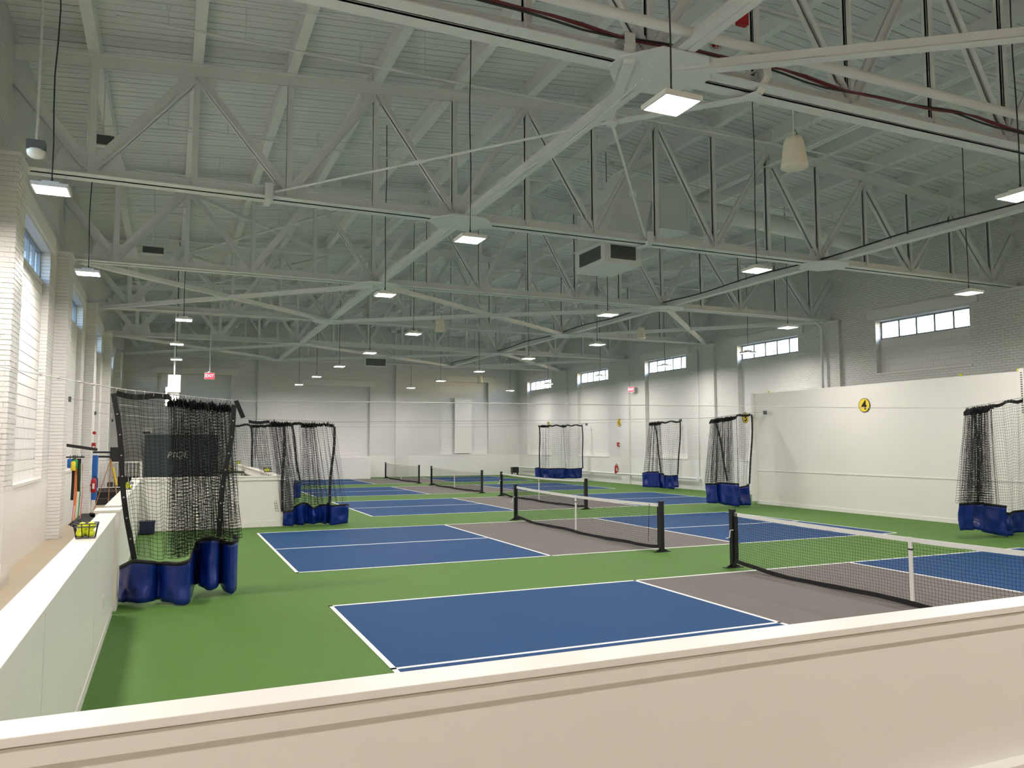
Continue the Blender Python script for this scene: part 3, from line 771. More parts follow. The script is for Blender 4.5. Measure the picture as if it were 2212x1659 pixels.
# ------------------------------------------------------------------ court nets
def make_net():
    t = thing('court_net', '', 'net', (0,0,0))
    Lh = 3.35
    ztop = lambda y: .914-.05*(1-(abs(y)/Lh))**1.0*1.0 if True else 0
    def zt(y): return .905-.045*(1-(y/Lh)**2)
    def zb(y): return .055+.12*(abs(y)/Lh)**6*.6 + .012*math.sin(y*2.3)
    for sy in (-1, 1):
        y = sy*(Lh+.06)
        po = MB().box(-.04, .04, y-.04, y+.04, .012, .945).build('post', mBlack, t, bevel=.006)
        MB().box(-.045, .045, y-.045, y+.045, .94, .955).build('post_cap', mBlack, po)
        mb = MB(); mb.box(-.17, .17, y-.055, y+.055, 0, .012); mb.prism([(-.16, y-.004, .012), (-.04, y-.004, .012), (-.04, y-.004, .06)], (0,.008,0)); mb.prism([(.16, y-.004, .012), (.04, y-.004, .06), (.04, y-.004, .012)], (0,.008,0))
        mb.build('base_plate', mBlack, po)
        mb = MB(); yb_ = sy*(Lh-.07)
        mb.box(-.006, .006, min(yb_, sy*(Lh+.01)), max(yb_, sy*(Lh+.01)), .12, .9); mb.build('side_band', mWeb, t)
    ys = np.linspace(-Lh+.03, Lh-.03, 145)
    rows = 18
    P, Q = [], []
    G = np.array([[(0.006*math.sin(y*9+j), y, zb(y)+(zt(y)-.055-zb(y))*j/rows) for j in range(rows+1)] for y in ys])
    P.append(G[:-1].reshape(-1,3)); Q.append(G[1:].reshape(-1,3)); P.append(G[:, :-1].reshape(-1,3)); Q.append(G[:, 1:].reshape(-1,3))
    strands('mesh', np.concatenate(P), np.concatenate(Q), .0017, mNet, t)
    def ribbon(f0, f1, th, nm, m, n=48, ya=-Lh, yb=Lh, wob=0):
        mb = MB(); yy = np.linspace(ya, yb, n)
        vs = []
        for y in yy:
            xo = wob*math.sin(y*5)+wob*.6*math.sin(y*11+1)
            vs += [(-th+xo, y, f0(y)), (th+xo, y, f0(y)), (th+xo, y, f1(y)), (-th+xo, y, f1(y))]
        fs = [(0,1,2,3)]
        for i in range(n-1):
            a = i*4; b = a+4
            fs += [(a,b,b+1,a+1),(a+1,b+1,b+2,a+2),(a+2,b+2,b+3,a+3),(a+3,b+3,b,a)]
        fs.append(((n-1)*4+3, (n-1)*4+2, (n-1)*4+1, (n-1)*4))
        return mb.add(vs, fs).build(nm, m, t)
    ribbon(lambda y: zt(y)-.06, zt, .006, 'top_tape', mTape)
    ribbon(lambda y: max(zb(y)-.05, .004), lambda y: zb(y)+.012, .012, 'bottom_band', mWeb, 90, wob=.012)
    st = MB().box(-.01, .01, -.026, .026, .07, zt(0)+.003).build('centre_strap', mTape, t)
    MB().box(-.012, .012, -.028, .028, .70, .72).build('buckle', mBlack, st)
    MB().tube([(0,0,.075), (0,.012,.05), (0,0,.03), (0,-.012,.012), (0,0,.006)], .005, 5).build('hook', mCable, st)
    return t
net0 = make_net()
NL = ['nearest court net, cut off by the right edge of the frame', 'second court net from the front with white tape and black mesh', 'third court net from the front, partly behind the second one',
      'fourth court net from the front, seen small in the middle distance', 'farthest small court net standing before the back wall']
for i, (cx, cy) in enumerate(COURTS):
    o = net0 if i == 0 else copy_tree(net0)
    o.location = (cx+CL/2, cy-CW/2, 0); o['label'] = NL[i]; o['category'] = 'net'; o['group'] = 'court nets'
    if i == 0:
        y = cy+.05+.3
        MB().tube([(cx+CL/2-.04, y-.05, .62), (cx+CL/2-.1, y-.05, .62), (cx+CL/2-.1, y-.03, .5), (cx+CL/2-.17, y-.03, .49)], .009, 6).build('crank', mTape, o)
    if i == 1:
        y = cy-CW-.1
        MB().tube([(cx+CL/2-.01, y+.12, .88), (cx+CL/2-.02, y+.16, .14)], .005, 5).build('lacing', mWeb, o)
        put_text('Pickleball', .03, frame_mat((cx+CL/2-.0075, cy-CW+.35, .88), (0,-1,0), (0,0,1)), mRed, o, 'print') if False else None

# ------------------------------------------------------------------ divider nets on cables
WIRES = {1.4: [(-4.05,3.06),(-2.6,2.79),(-1.07,2.65),(2,2.69),(5,2.71),(8,2.74),(11,2.76),(13.9,2.81),(15.8,3.07),(16.45,3.12)],
         10.35: [(-4.05,3.1),(-.1,2.68),(2.0,2.63),(5.5,2.68),(10,2.76),(14.2,2.87),(15.7,3.06),(16.35,3.08)],
         19.3: [(-4.2,3.1),(.15,2.78),(2.2,2.84),(8,2.86),(14,2.9),(17.7,3.02),(19.4,3.1)],
         28.05: [(-4.2,3.1),(0,2.9),(8,2.88),(14,2.95),(16.4,3.08),(19.4,3.12)]}
WN = {1.4: 'nearest', 10.35: 'second', 19.3: 'third', 28.05: 'farthest'}
def zwire(y, x): p = WIRES[y]; return float(np.interp(x, [a for a, _ in p], [b for _, b in p]))
for y, pts in WIRES.items():
    t = thing('divider_cable', '%s steel cable stretched across the hall for the divider nets' % WN[y], 'cable', (pts[0][0], y, pts[0][1]), 'steel cables for the divider nets')
    xs_ = np.linspace(pts[0][0], pts[-1][0], 40)
    MB().tube([(x, y, zwire(y, x)) for x in xs_], .0065, 5).build('run', mCable, t)
    MB().box(pts[0][0]-.02, pts[0][0]+.05, y-.04, y+.04, pts[0][1]-.07, pts[0][1]+.05).build('anchor', mGrille, t)
    MB().box(pts[-1][0]-.05, pts[-1][0]+.05, y-.04, y+.04, pts[-1][1]-.07, pts[-1][1]+.05).build('anchor', mGrille, t)
    if y == 1.4:
        for x in (-3.45, -3.25, -3.0, -2.85): MB().lathe([(.012, -.02), (.02, 0), (.012, .02)], 6, (x, y, zwire(y, x)), 'x').build('clamp', mCable, t)
def smooth_poly(pts, n):
    pts = np.array(pts, float); s = np.concatenate([[0], np.cumsum(np.linalg.norm(np.diff(pts[:, :2], axis=0), axis=1))]); s /= s[-1]
    u = np.linspace(0, 1, n); lin = np.stack([np.interp(u, s, pts[:, k]) for k in range(pts.shape[1])], 1)
    k = np.array([1, 2, 1.]); k /= k.sum(); out = lin.copy()
    for c in range(lin.shape[1]): out[1:-1, c] = np.convolve(lin[:, c], k, 'valid')
    return out
def divider(y, label, ctrl, straps, skirt, cell=.055, r=.0026, amp=.16, seed=1, loops=True):
    g = np.random.default_rng(seed)
    x_c = np.mean([c[0] for c in ctrl])
    t = thing('divider_net', label, 'net', (float(x_c), y, 0), 'divider nets bunched at the court ends')
    # ctrl: (x at the top, x at the bottom, fullness of the cloth up to the next point)
    seg = [max(.02, abs(b[0]-a[0]))*a[2] for a, b in zip(ctrl[:-1], ctrl[1:])]; matw = sum(seg)
    s_ = [0.]+list(np.cumsum(seg)/matw); xt_ = [c[0] for c in ctrl]; xb_ = [c[1] for c in ctrl]
    nc = int(matw/cell); u = np.linspace(0, 1, nc)
    xt = np.interp(u, s_, xt_); xb = np.interp(u, s_, xb_)
    dens = 1-np.clip(np.gradient(xt, u)/matw, 0, 1)          # 1 where bunched
    densb = 1-np.clip(np.gradient(xb, u)/matw, 0, 1)
    kx = np.array([p[0] for p in skirt]); ksort = np.argsort(kx)
    zsk = lambda x: np.interp(x, kx[ksort], np.array([p[2] for p in skirt])[ksort])
    ph = np.cumsum(.55+.5*g.random(nc)); ph2 = np.cumsum(.9+.7*g.random(nc))
    ztop = np.array([zwire(y, x) for x in xt])-.10-.05*dens*g.random(nc)
    zbot = zsk(xb)+.01
    nr = int(2.1/cell); tt = np.linspace(0, 1, nr+1)
    G = np.zeros((nc, nr+1, 3))
    for j, q in enumerate(tt):
        fold = amp*(.25*dens*(1-q)+densb*(.25+.75*q))
        G[:, j, 0] = xt*(1-q)+xb*q + fold*.45*np.sin(ph2)+.01*np.sin(ph*1.7+q*5)
        G[:, j, 1] = y+fold*np.sin(ph)+.03*(1-dens)*np.sin(u*31+q*3)
        G[:, j, 2] = ztop*(1-q)+zbot*q - .02*np.sin(math.pi*q)*np.cos(ph) + .012*np.sin(u*60+q*20)
    P = np.concatenate([G[:-1].reshape(-1,3), G[:, :-1].reshape(-1,3)]); Q = np.concatenate([G[1:].reshape(-1,3), G[:, 1:].reshape(-1,3)])
    ok = np.linalg.norm(P-Q, axis=1) < .4
    strands('netting', P[ok], Q[ok], r, mNet, t)
    # top webbing: a strip that waves and bunches
    n = 260; u2 = np.linspace(0, 1, n); xw = np.interp(u2, s_, xt_); dn = np.interp(u2, u, dens)
    wob = g.normal(0, 1, n); 
    strip = [(xw[i]+.02*dn[i]*wob[i], y+.10*dn[i]*math.sin(i*1.9)+.01*math.sin(i*.4), zwire(y, xw[i])-.055-.03*math.sin(i*.23)*(1-dn[i])-.10*dn[i]*abs(math.sin(i*1.3))+.03*dn[i]*wob[i]*.5) for i in range(n)]
    mb = MB(); hgt = .075; vs = []; fs = []
    for i, (a, b, c) in enumerate(strip): vs += [(a, b-.004, c-hgt/2), (a, b+.004, c-hgt/2), (a, b+.004, c+hgt/2), (a, b-.004, c+hgt/2)]
    for i in range(n-1):
        a = i*4; b = a+4; fs += [(a,b,b+1,a+1),(a+1,b+1,b+2,a+2),(a+2,b+2,b+3,a+3),(a+3,b+3,b,a)]
    mb.add(vs, fs).build('top_webbing', mWeb, t)
    # rings on the cable
    last = -9
    for i in range(0, n, 4):
        if abs(xw[i]-last) < .03: continue
        last = xw[i]; zc = zwire(y, xw[i])-.018
        MB().tube([(xw[i], y+.022*math.cos(a), zc+.03*math.sin(a)) for a in np.linspace(0, 2*math.pi, 9)[:-1]], .004, 4, closed=True).build('ring', mCable, t)
    # straps with snaps
    for (x0, z0, x1, z1) in straps:
        mb = MB(); k = 8; yy = y-.07
        pts = [(x0+(x1-x0)*i/k+.02*math.sin(i*.9), yy-.06*math.sin(math.pi*i/k)-.05*i/k, z0+(z1-z0)*i/k) for i in range(k+1)]
        for a, b in zip(pts[:-1], pts[1:]): mb.bar(a, b, .065, .008, (0,1,0))
        so = mb.build('strap', mWeb, t)
        for i in range(1, k):
            a = pts[i]; MB().lathe([(.011, 0), (.008, -.008), (.001, -.009)], 6, (a[0], a[1]-.005, a[2]), 'y').build('snap', mCable, so)
    # vinyl skirt
    S_ = smooth_poly(skirt, 72); nz = 9; co = np.zeros((72, nz, 3)); nb_ = g.normal(0, 1, (72, nz)); nb2 = np.repeat(np.repeat(g.normal(0, 1, (24, 3)), 3, 0), 3, 1)[:72, :nz]*.55+nb_*.12
    for j in range(nz):
        q = j/(nz-1)
        co[:, j, 0] = S_[:, 0]+.006*nb2[:, j]; co[:, j, 1] = S_[:, 1]+(.02+.028*q)*nb2[:, j]*1.3+.035*math.sin(S_[0, 0]*7+q*2.2)*q; co[:, j, 2] = S_[:, 2]*(1-q)+S_[:, 3]*q
    idx = np.arange(72*nz).reshape(72, nz)
    quads = np.stack([idx[:-1, :-1], idx[:-1, 1:], idx[1:, 1:], idx[1:, :-1]], -1).reshape(-1, 4)
    sk = fast_mesh('skirt', co.reshape(-1, 3), quads, mVinyl, t)
    so = sk.modifiers.new('thick', 'SOLIDIFY'); so.thickness = .006
    hem = co[:, :1, :]; co2 = np.concatenate([hem+np.array([0,-.008,.012]), hem+np.array([0,-.008,-.035])], 1)
    idx = np.arange(72*2).reshape(72, 2); quads = np.stack([idx[:-1, :-1], idx[:-1, 1:], idx[1:, 1:], idx[1:, :-1]], -1).reshape(-1, 4)
    hm = fast_mesh('hem', co2.reshape(-1, 3), quads, mWeb, t); so = hm.modifiers.new('thick', 'SOLIDIFY'); so.thickness = .012
    return t
t = divider(1.4, 'black divider net with blue vinyl skirt hanging in the left foreground', [(-2.57,-2.3,1.05),(-1.92,-1.85,9),(-1.17,-1.02,3),(-1.09,-.95,1)],
        [(-2.6,2.72,-2.3,.55),(-1.1,2.6,-1.27,.8)],
        [(-2.46,1.35,.46,.02),(-2.3,1.12,.57,.03),(-2.05,1.0,.55,.04),(-1.98,1.22,.5,.04),(-1.93,.98,.54,.04),(-1.75,.82,.53,.02),(-1.62,.8,.57,.005),(-1.58,1.2,.62,.02),(-1.52,1.7,.7,.12),(-1.45,1.45,.77,.13),(-1.36,1.25,.79,.08),(-1.25,1.3,.77,.12),(-1.21,1.62,.73,.12),(-1.18,1.38,.71,.05),(-1.06,1.28,.71,.01),(-.98,1.5,.73,.05),(-1.02,1.8,.76,.12)],
        cell=.05, r=.0026, amp=.2, seed=3)
MB().bar((-1.07, 1.38, 2.66), (-.97, 1.36, 2.42), .06, .01, (0,1,0)).build('strap_tail', mWeb, t)
divider(1.4, 'black divider net with blue skirt in front of the tall white partition', [(14.0,13.72,9),(14.62,14.55,2.5),(14.8,14.9,1.06),(15.88,15.95,1)],
        [(14.1,2.7,14.02,.75),(15.87,3.0,15.98,.5)],
        [(13.65,1.45,.75,.18),(13.95,1.3,.76,.18),(14.0,1.45,.76,.2),(14.2,1.25,.76,.15),(14.3,1.4,.74,.12),(14.75,1.1,.68,.02),(14.8,1.5,.58,.05),(15.1,1.3,.5,.01),(15.5,1.5,.52,.03),(15.97,1.4,.54,.05)],
        cell=.055, r=.0028, amp=.2, seed=5)
divider(10.35, 'black divider net with blue skirt beside the bar enclosure corner', [(-.1,.45,1.1),(.42,.76,8),(.82,1.1,1.8),(1.2,1.3,9),(1.55,1.85,2.5),(2.03,2.36,1)],
        [(.75,2.5,.74,.36),(2.02,2.5,1.9,.48)],
        [(.76,10.2,.36,.02),(.98,10.05,.4,.01),(1.05,10.3,.48,.02),(1.2,10.1,.58,.01),(1.38,10.4,.54,.02),(1.5,10.15,.42,.02),(1.7,10.35,.5,.03),(1.78,10.0,.52,.02),(1.88,10.25,.54,.02),(1.9,9.9,.5,.0),(2.33,9.95,.52,.03),(2.42,10.25,.5,.03)],
        cell=.06, r=.0028, amp=.17, seed=8)
divider(10.35, 'black divider net with blue skirt hanging beside court number 5', [(14.15,13.9,8),(14.95,14.9,2.2),(15.15,15.15,1.06),(15.74,15.55,1)],
        [(14.25,2.72,14.6,.85),(15.72,3.0,15.5,.72)],
        [(13.87,10.4,.76,.15),(14.2,10.2,.76,.13),(14.25,10.45,.76,.2),(14.3,10.1,.8,.1),(14.9,10.0,.75,.02),(15.0,10.5,.65,.05),(15.15,10.3,.55,.02),(15.2,10.45,.6,.02),(15.5,10.2,.7,.03),(15.65,10.5,.7,.12)],
        cell=.06, r=.0028, amp=.17, seed=11)
divider(19.3, 'black divider net beyond the bar, half hidden behind the nearer nets', [(.15,.6,1.2),(.75,.9,6),(1.3,1.6,3.5),(2.25,2.58,1)],
        [(.78,2.7,.87,.7),(2.2,2.75,2.5,.72)],
        [(.9,19.2,.6,.05),(1.4,19.4,.62,.05),(1.8,19.15,.6,.05),(2.2,19.4,.62,.04),(2.25,19.15,.62,.05),(2.58,19.3,.66,.1)],
        cell=.085, amp=.14, r=.0035, seed=13)
divider(19.3, 'narrow bunched divider net with blue skirt on the right wall before number 6', [(17.75,17.42,9),(18.3,18.4,1.3),(18.6,18.7,1.0),(19.35,19.1,1)],
        [(17.95,2.9,18.2,.75),(19.33,3.05,19.1,.65)],
        [(17.37,19.4,.74,.13),(17.5,19.2,.8,.12),(18.05,19.1,.8,.1),(18.1,19.5,.74,.1),(18.4,19.2,.7,.04),(18.45,19.45,.62,.06),(18.85,19.1,.6,.0),(18.95,19.4,.6,.05),(19.22,19.3,.62,.08)],
        cell=.085, amp=.14, r=.0035, seed=17)
divider(28.05, 'farthest wide divider net with blue skirt on the right', [(16.42,16.45,1.5),(16.6,16.65,4.5),(17.05,17.0,1.2),(17.85,17.85,5),(18.12,18.4,1.05),(19.15,19.05,1)],
        [(16.45,3.0,16.42,.78),(19.08,3.05,19.06,.68)],
        [(16.2,28.0,.74,.2),(16.45,27.95,.78,.14),(16.6,28.2,.72,.15),(17.0,27.95,.7,.14),(17.5,28.15,.7,.14),(17.9,28.0,.7,.14),(18.3,28.2,.66,.14),(18.6,27.9,.68,.13),(19.1,28.05,.7,.15)],
        cell=.1, amp=.12, r=.003, seed=19)

# ------------------------------------------------------------------ small things
BALL = [(.037*math.sin(a), -.037*math.cos(a)) for a in np.linspace(.1, 3.04, 8)]
ball_me = None
def ball(loc, label, group):
    global ball_me
    if ball_me is None:
        o = MB().lathe(BALL, 12).build('pickleball', mBall, smooth=True); ball_me = o.data
    else:
        o = bpy.data.objects.new('pickleball', ball_me); COL.objects.link(o)
    o.location = loc; tag(o, label, 'ball', group)
def basket(x, y, z, label, where, w=.19, d=.15, h=.13, full=True):
    t = thing('wire_basket', label, 'basket', (x, y, z), 'small wire ball baskets')
    r = .005
    def ring(k, zz, nm):
        a, b = w/2*k, d/2*k
        MB().tube([(x-a, y-b, zz), (x+a, y-b, zz), (x+a, y+b, zz), (x-a, y+b, zz)], r, 4, closed=True).build(nm, mBlack, t)
    ring(1.0, z+h, 'rim'); ring(.95, z+h*.8, 'rim'); ring(.78, z+.006, 'base_ring')
    for fx in (-1, -.33, .33, 1):
        for sy in (-1, 1):
            MB().tube([(x+fx*w/2*.78, y+sy*d/2*.78, z+.006), (x+fx*w/2, y+sy*d/2, z+h)], r*.8, 4).build('wire', mBlack, t)
    for sx in (-1, 1):
        MB().tube([(x+sx*w/2*.78, y, z+.006), (x+sx*w/2, y, z+h)], r*.8, 4).build('wire', mBlack, t)
    MB().box(x-w*.38, x+w*.38, y-d*.38, y+d*.38, z+.002, z+.008).build('base_plate', mBlack, t)
    for k, (bx, by, bz) in enumerate(((-.042, -.02, .046), (.038, -.022, .046), (-.002, .028, .05), (-.03, .0, .105), (.04, .01, .106)) if full else ((-.035, 0, .046), (.035, 0, .046), (0, .01, .1))):
        pos = (['front left', 'front right', 'rear lower', 'upper left', 'upper right'] if full else ['lower left', 'lower right', 'topmost'])[k]
        ball((x+bx, y+by, z+bz), pos + ' yellow ball in the wire basket ' + where, 'yellow balls in the basket ' + where)
basket(-2.57, -2.2, 1.22, 'black wire basket of yellow balls on the near left half wall', 'nearest the camera')
basket(-2.59, 6.0, 1.22, 'black wire basket of yellow balls on the half wall behind the left net', 'behind the left divider net', full=False)
basket(.72, 13.5, 1.24, 'black wire basket of yellow balls on the bar wall near its corner', 'on the near bar wall', full=False)
basket(.72, 23.8, 1.24, 'black wire basket of yellow balls far along the bar wall', 'far along the bar wall', full=False)
basket(.03, 18.8, 1.1, 'black wire basket of yellow balls on the dark bar counter', 'on the dark counter', full=False)

# exit signs
def exit_sign(x, y, z, ztop, label, right=(1,0,0)):
    t = thing('exit_sign', label, 'sign', (x, y, z), 'red exit signs')
    F = frame_mat((x, y, z), right, (0,0,1))
    def slab(a, b, c, d, e, f, m, nm):
        mb = MB().box(a, b, c, d, e, f); mb.v = [tuple(F @ Vector((p[0], p[2], -p[1]))) for p in mb.v]; mb.build(nm, m, t)
    slab(-.19, .19, -.02, .03, -.13, .13, mGloss, 'frame'); slab(-.17, .17, -.028, -.02, -.11, .11, mExit, 'face')
    put_text('EXIT', .17, F @ Matrix.Translation((0, 0, .03)), mExitT, t, 'lettering', sx=.9)
    mb = MB().tube([(x, y, z+.13), (x, y, ztop)], .014, 6); mb.build('stem', mPipe, t)
    MB().lathe([(.06, .0), (.06, .03)], 8, (x, y, z+.14)).build('canopy', mPipe, t)
exit_sign(-.5, 22.8, 4.74, zdeck(-.5)+.01, 'red EXIT sign hanging on a stem above the bar')
exit_sign(XR-.28, 23.1, 4.74, zdeck(XR-.28)+.01, 'red EXIT sign on a stem beside the right wall', (0.35,-.94,0))

# fire extinguishers and call points
def extinguisher(x, y, z, s, label):
    t = thing('fire_extinguisher', label, 'extinguisher', (x, y, z), 'red fire extinguishers')
    MB().lathe([(.05, 0), (.075, .02), (.075, .36), (.05, .42), (.02, .44)], 14, (x, y, z)).build('body', mRed, t, smooth=True)
    MB().box(x-.03, x+.03, y-.076, y-.07, z+.12, z+.28).build('label_plate', mGloss, t)
    MB().tube([(x, y, z+.44), (x, y, z+.48), (x+.06, y, z+.5)], .014, 6).build('valve', mBlack, t)
    MB().box(min(x, x-s*.14), max(x, x-s*.14), y-.04, y+.04, z+.2, z+.26).build('wall_bracket', mRed, t)
    MB().tube([(x+.03, y, z+.47), (x+.1, y, z+.42), (x+.1, y, z+.15)], .012, 6).build('hose', mBlack, t)
extinguisher(-3.945, 16.6, .6, .76, 'red fire extinguisher on the left wall beside the blue pad')
extinguisher(XR-.13, 24.9, .5, -.85, 'red fire extinguisher on the right brick wall under number 6')
for k, (x, y, z, s_) in enumerate(((-3.985, 16.6, 2.0, 1), (XR-.04, 24.8, 2.0, -1))):
    t = thing('call_point', ['small red fire call point high on the left pilaster', 'small red fire call point on the right wall above the extinguisher'][k], 'alarm', (x, y, z))
    MB().box(x-.05, x+.05, y-.06, y+.06, z-.1, z+.1).build('body', mRed, t, bevel=.005); MB().box(x-.03, x+.03, y-.065, y-.06, z-.05, z).build('plate', mGloss, t)
t = thing('alarm_bell', 'small red alarm bell above the left call point', 'alarm', (-3.98, 16.6, 2.4))
MB().lathe([(.015, -.05), (.05, -.03), (.05, 0)], 12, (-3.98, 16.6, 2.4), 'y').build('bell', mRed, t)

# training bands hanging on the left pilaster, arm above, mat below
t = thing('support_bracket', 'black steel arm sticking out of the left wall', 'bracket', (-4.03, 11.0, 2.0))
MB().box(-4.31, -4.26, 10.93, 11.07, 1.9, 2.1).build('plate', mBlack, t)
MB().bar((-4.28, 11, 2.06), (-3.5, 11, 1.93), .05, .07).build('arm', mBlack, t); MB().box(-3.54, -3.47, 10.96, 11.04, 1.9, 1.96).build('tip', mBlack, t)
def band(pts, w, m, nm, label, rnd=False):
    t = thing('exercise_band', label, 'band', pts[0], 'exercise bands hanging on the left wall')
    mb = MB()
    if rnd: mb.tube(pts, w, 6)
    else:
        for a, b in zip(pts[:-1], pts[1:]): mb.bar(a, b, w, .01, (0,1,0))
    mb.build(nm, m, t)
hx = -3.93
for k, (dx, m_, z1, w_, lab) in enumerate(((-.02, mWeb, .75, .06, 'wide black exercise band on the wall hook'), (.04, mOrange, .62, .055, 'wide orange exercise band on the wall hook'), (.1, mRubber, .95, .08, 'thick black exercise band beside the orange one'))):
    band([(hx+dx, 10.85-.02*k, 1.72), (hx+dx+.01, 10.83-.02*k, 1.2), (hx+dx, 10.84-.02*k, z1)], w_, m_, 'band', lab)
for k, (dx, m_, z1, lab) in enumerate(((.02, mPink, .3, 'thin pink exercise tube hanging to the floor'), (.06, mOrange, .28, 'thin orange exercise tube hanging to the floor'), (.13, mGreenB, .3, 'thin green exercise tube hanging low'), (.18, mPink, .32, 'outermost thin pink exercise tube by the mat'))):
    band([(hx+dx, 10.78, 1.6), (hx+dx+.02, 10.76, .9), (hx+dx-.01, 10.77, z1)], .011, m_, 'tube', lab, True)
    MB().tube([(hx+dx-.04, 10.77, z1-.14), (hx+dx-.01, 10.77, z1), (hx+dx+.03, 10.77, z1-.14), (hx+dx-.04, 10.77, z1-.14)], .012, 5).build('handle', mBlack, bpy.data.objects[-1] if False else [o for o in bpy.data.objects if o.get('label') == lab][0])
for k, (dx, dz, m_, lab) in enumerate(((-.08, 0, mBluePad, 'blue foam sleeve hanging on the left wall hook'), (.03, -.02, mGreenB, 'green foam sleeve hanging on the left wall hook'), (.0, -.06, mYellow, 'yellow cloth hanging between the foam sleeves'))):
    t = thing('foam_sleeve', lab, 'sleeve', (hx+dx, 10.75, 1.62+dz), 'foam sleeves on the wall hook')
    MB().lathe([(.03, .0), (.055, .02), (.055, .2), (.03, .22)], 10, (hx+dx, 10.72-.03*k, 1.5+dz)).build('sleeve', m_, t, smooth=True)
    MB().tube([(hx+dx, 10.72-.03*k, 1.72+dz), (hx+dx, 10.75, 1.8)], .008, 4).build('loop', mBlack, t)
t = thing('wall_hook', 'black wall hook holding the exercise bands', 'hook', (hx, 10.8, 1.8))
MB().box(-4.3, -3.72, 10.78, 10.82, 1.74, 1.77).build('rail', mBlack, t)
for x in (-3.95, -3.86, -3.77): MB().tube([(x, 10.8, 1.76), (x, 10.72, 1.75), (x, 10.7, 1.8)], .008, 4).build('prong', mBlack, t)
t = thing('floor_mat', 'dark grey rubber mat on the walkway by the left wall', 'mat', (-3.6, 14.4, 0))
MB().box(-4.2, -3.05, 12.75, 16.2, 0, .015).build('mat', mRubber, t, bevel=.004)
t = thing('coiled_strap', 'small black strap heap lying on the mat', 'strap', (-3.75, 14.9, .02))
mb = MB()
for k in range(4): mb.tube([(-3.75+(.1+.02*k)*math.cos(a), 14.9+(.14+.02*k)*math.sin(a), .03+.025*k+.01*math.sin(3*a)) for a in np.linspace(0, 2*math.pi, 13)[:-1]], .016, 5, closed=True)
mb.build('coil', mBlack, t)
# blue pad, screen, easel
t = thing('blue_pad', 'tall blue padded post standing by the left wall', 'pad', (-3.98, 17.2, 0))
MB().box(-4.06, -3.9, 17.1, 17.35, .35, 1.72).build('pad', mBluePad, t, bevel=.02); MB().box(-4.03, -3.93, 17.05, 17.25, 0, .35).build('foot', mSteel, t)
t = thing('screen', 'black flat screen seen edge-on, mounted on a wall arm', 'screen', (-3.5, 18.0, 1.6))
MB().box(-3.6, -3.28, 17.6, 17.68, 1.5, 1.96).build('panel', mBlack, t, bevel=.01); mb = MB(); mb.bar((-3.6, 17.7, 1.66), (-4.22, 18.3, 1.66), .04, .06); mb.bar((-3.6, 17.7, 1.8), (-4.22, 18.3, 1.8), .04, .06); mb.build('arm', mBlack, t)
t = thing('easel', 'thin wooden easel on the walkway with a yellow stick', 'easel', (-3.6, 17.0, 0))
MB().tube([(-3.53, 16.9, 1.6), (-3.95, 17.0, .03)], .014, 5).build('leg', mWood, t); MB().tube([(-3.53, 16.9, 1.6), (-3.25, 17.0, .03)], .014, 5).build('leg', mWood, t)
MB().tube([(-3.53, 16.9, 1.6), (-3.6, 17.6, .03)], .014, 5).build('leg', mWood, t); MB().bar((-3.45, 16.85, 1.35), (-3.33, 16.85, .8), .05, .02, (0,1,0)).build('stick', mYellow, t)
# steps and railing
t = thing('steps', 'black rubber steps rising to the back landing on the left', 'steps', (-3.5, 20, 0))
MB().box(XL+.02, -2.72, 19.9, 20.5, 0, .2).build('step', mRubber, t); MB().box(XL+.02, -2.72, 20.5, 28.5, 0, .4).build('step', mRubber, t)
t = thing('railing', 'white metal railing with thin balusters on the landing', 'railing', (-3.5, 21.6, .4))
mb = MB(); MB().tube([(-4.2, 21.6, 1.4), (-2.8, 21.6, 1.4)], .025, 6).build('top_rail', mGloss, t); MB().tube([(-4.2, 21.6, .5), (-2.8, 21.6, .5)], .02, 6).build('bottom_rail', mGloss, t)
for x in np.linspace(-4.18, -2.85, 12): MB().tube([(x, 21.6, .5), (x, 21.6, 1.4)], .011, 5).build('baluster', mGloss, t)
for x in (-4.2, -2.8): MB().box(x-.03, x+.03, 21.57, 21.63, .4, 1.44).build('post', mGloss, t)
t = thing('storage_box', 'black storage box under the landing railing', 'box', (-3.4, 22.8, .4))
MB().box(-3.75, -2.95, 22.4, 23.2, .4, .8).build('body', mBlack, t, bevel=.01); MB().box(-3.77, -2.93, 22.38, 23.22, .8, .84).build('lid', mBlack, t)
# navy bin on the court
t = thing('navy_bin', 'dark navy bin on the green floor against the left half wall', 'bin', (-2.3, 9.85, 0))
MB().box(-2.47, -2.15, 9.6, 9.9, .02, .28).build('body', mNavy, t, bevel=.012); MB().box(-2.48, -2.14, 9.59, 9.91, .26, .3).build('rim', mNavy, t)
t = thing('ball_hopper', 'small black ball hopper in the far right corner', 'hopper', (18.5, 35.9, 0))
MB().box(18.3, 18.75, 35.8, 36.1, .18, .55).build('bin', mBlack, t, bevel=.01)
for sx in (18.33, 18.72): MB().box(sx-.015, sx+.015, 35.85, 36.05, 0, .2).build('leg', mBlack, t)
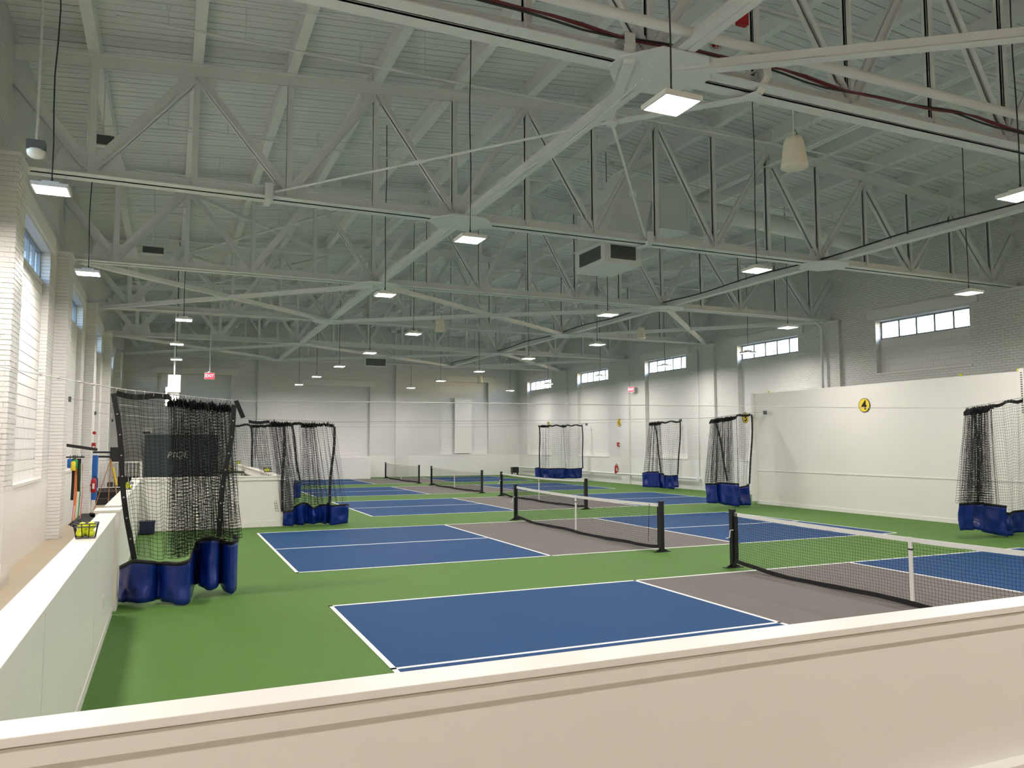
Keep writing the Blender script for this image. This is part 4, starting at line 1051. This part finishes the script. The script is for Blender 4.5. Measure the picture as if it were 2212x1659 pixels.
# slate wall and its lettering behind the bar
t = thing('slate_wall', 'dark slate painted low wall behind the bar with white lettering', 'wall panel', (-.9, 35, 0))
MB().box(-3.05, .55, 35.0, 35.15, 0, 2.52).build('panel', mSlate, t)
MB().box(-3.08, .58, 34.98, 35.17, 2.52, 2.56).build('cap', mSlate, t)
put_text('PIQL', .44, frame_mat((-1.45, 34.99, 1.48), (1,0,0), (0,0,1)), mGloss, t, 'lettering', sx=1.15, bold=.014, shear=.2)
t = thing('wall_sign', 'white rectangular sign above the slate wall', 'sign', (-1.4, 36.3, 2.6)); MB().box(-1.62, -1.12, 35.16, 35.2, 2.57, 2.8).build('board', mGloss, t)
mb = MB()
for k in range(4): mb.box(-1.56+.11*k, -1.5+.11*k, 35.15, 35.162, 2.62, 2.75)
mb.build('print', mGrille, t)
t = thing('air_conditioner', 'small white wall unit with grey louvre left of the slate wall', 'unit', (-3.0, 35.2, 2.6)); MB().box(-3.22, -2.72, 35.16, 35.4, 2.57, 2.9).build('body', mGloss, t); MB().box(-3.16, -2.8, 35.15, 35.165, 2.6, 2.72).build('louvre', mGrille, t)
t = thing('vertical_duct', 'bright white vertical duct lit by the lamp above the bar', 'duct', (-1.8, 23.5, 4.2))
MB().box(-2.0, -1.55, 23.3, 23.7, 4.1, 4.78).build('upper', mGloss, t); MB().box(-2.08, -1.6, 23.35, 23.75, 3.55, 4.3).build('lower', mGloss, t); MB().tube([(-1.78, 23.5, 4.78), (-1.78, 23.5, zdeck(-1.78)+.01)], .03, 6).build('pipe', mPipe, t)
tag(o := MB().box(-1.95, 1.1, 36.9, 37.3, 3.0, 3.1).build('curtain_rail', mSteel), 'thin pale rail on the back wall above the bar', 'rail')
# roller blind on the back wall
t = thing('roller_blind', 'white roller blind pulled down inside the back wall recess', 'blind', (15.5, 37.3, 1.5))
MB().box(14.96, 16.14, 37.45, 37.47, 1.46, 4.95).build('cloth', mGloss, t); MB().tube([(14.94, 37.46, 4.98), (16.16, 37.46, 4.98)], .05, 8).build('roller', mGloss, t); MB().box(14.96, 16.14, 37.44, 37.48, 1.44, 1.48).build('bottom_bar', mGloss, t)
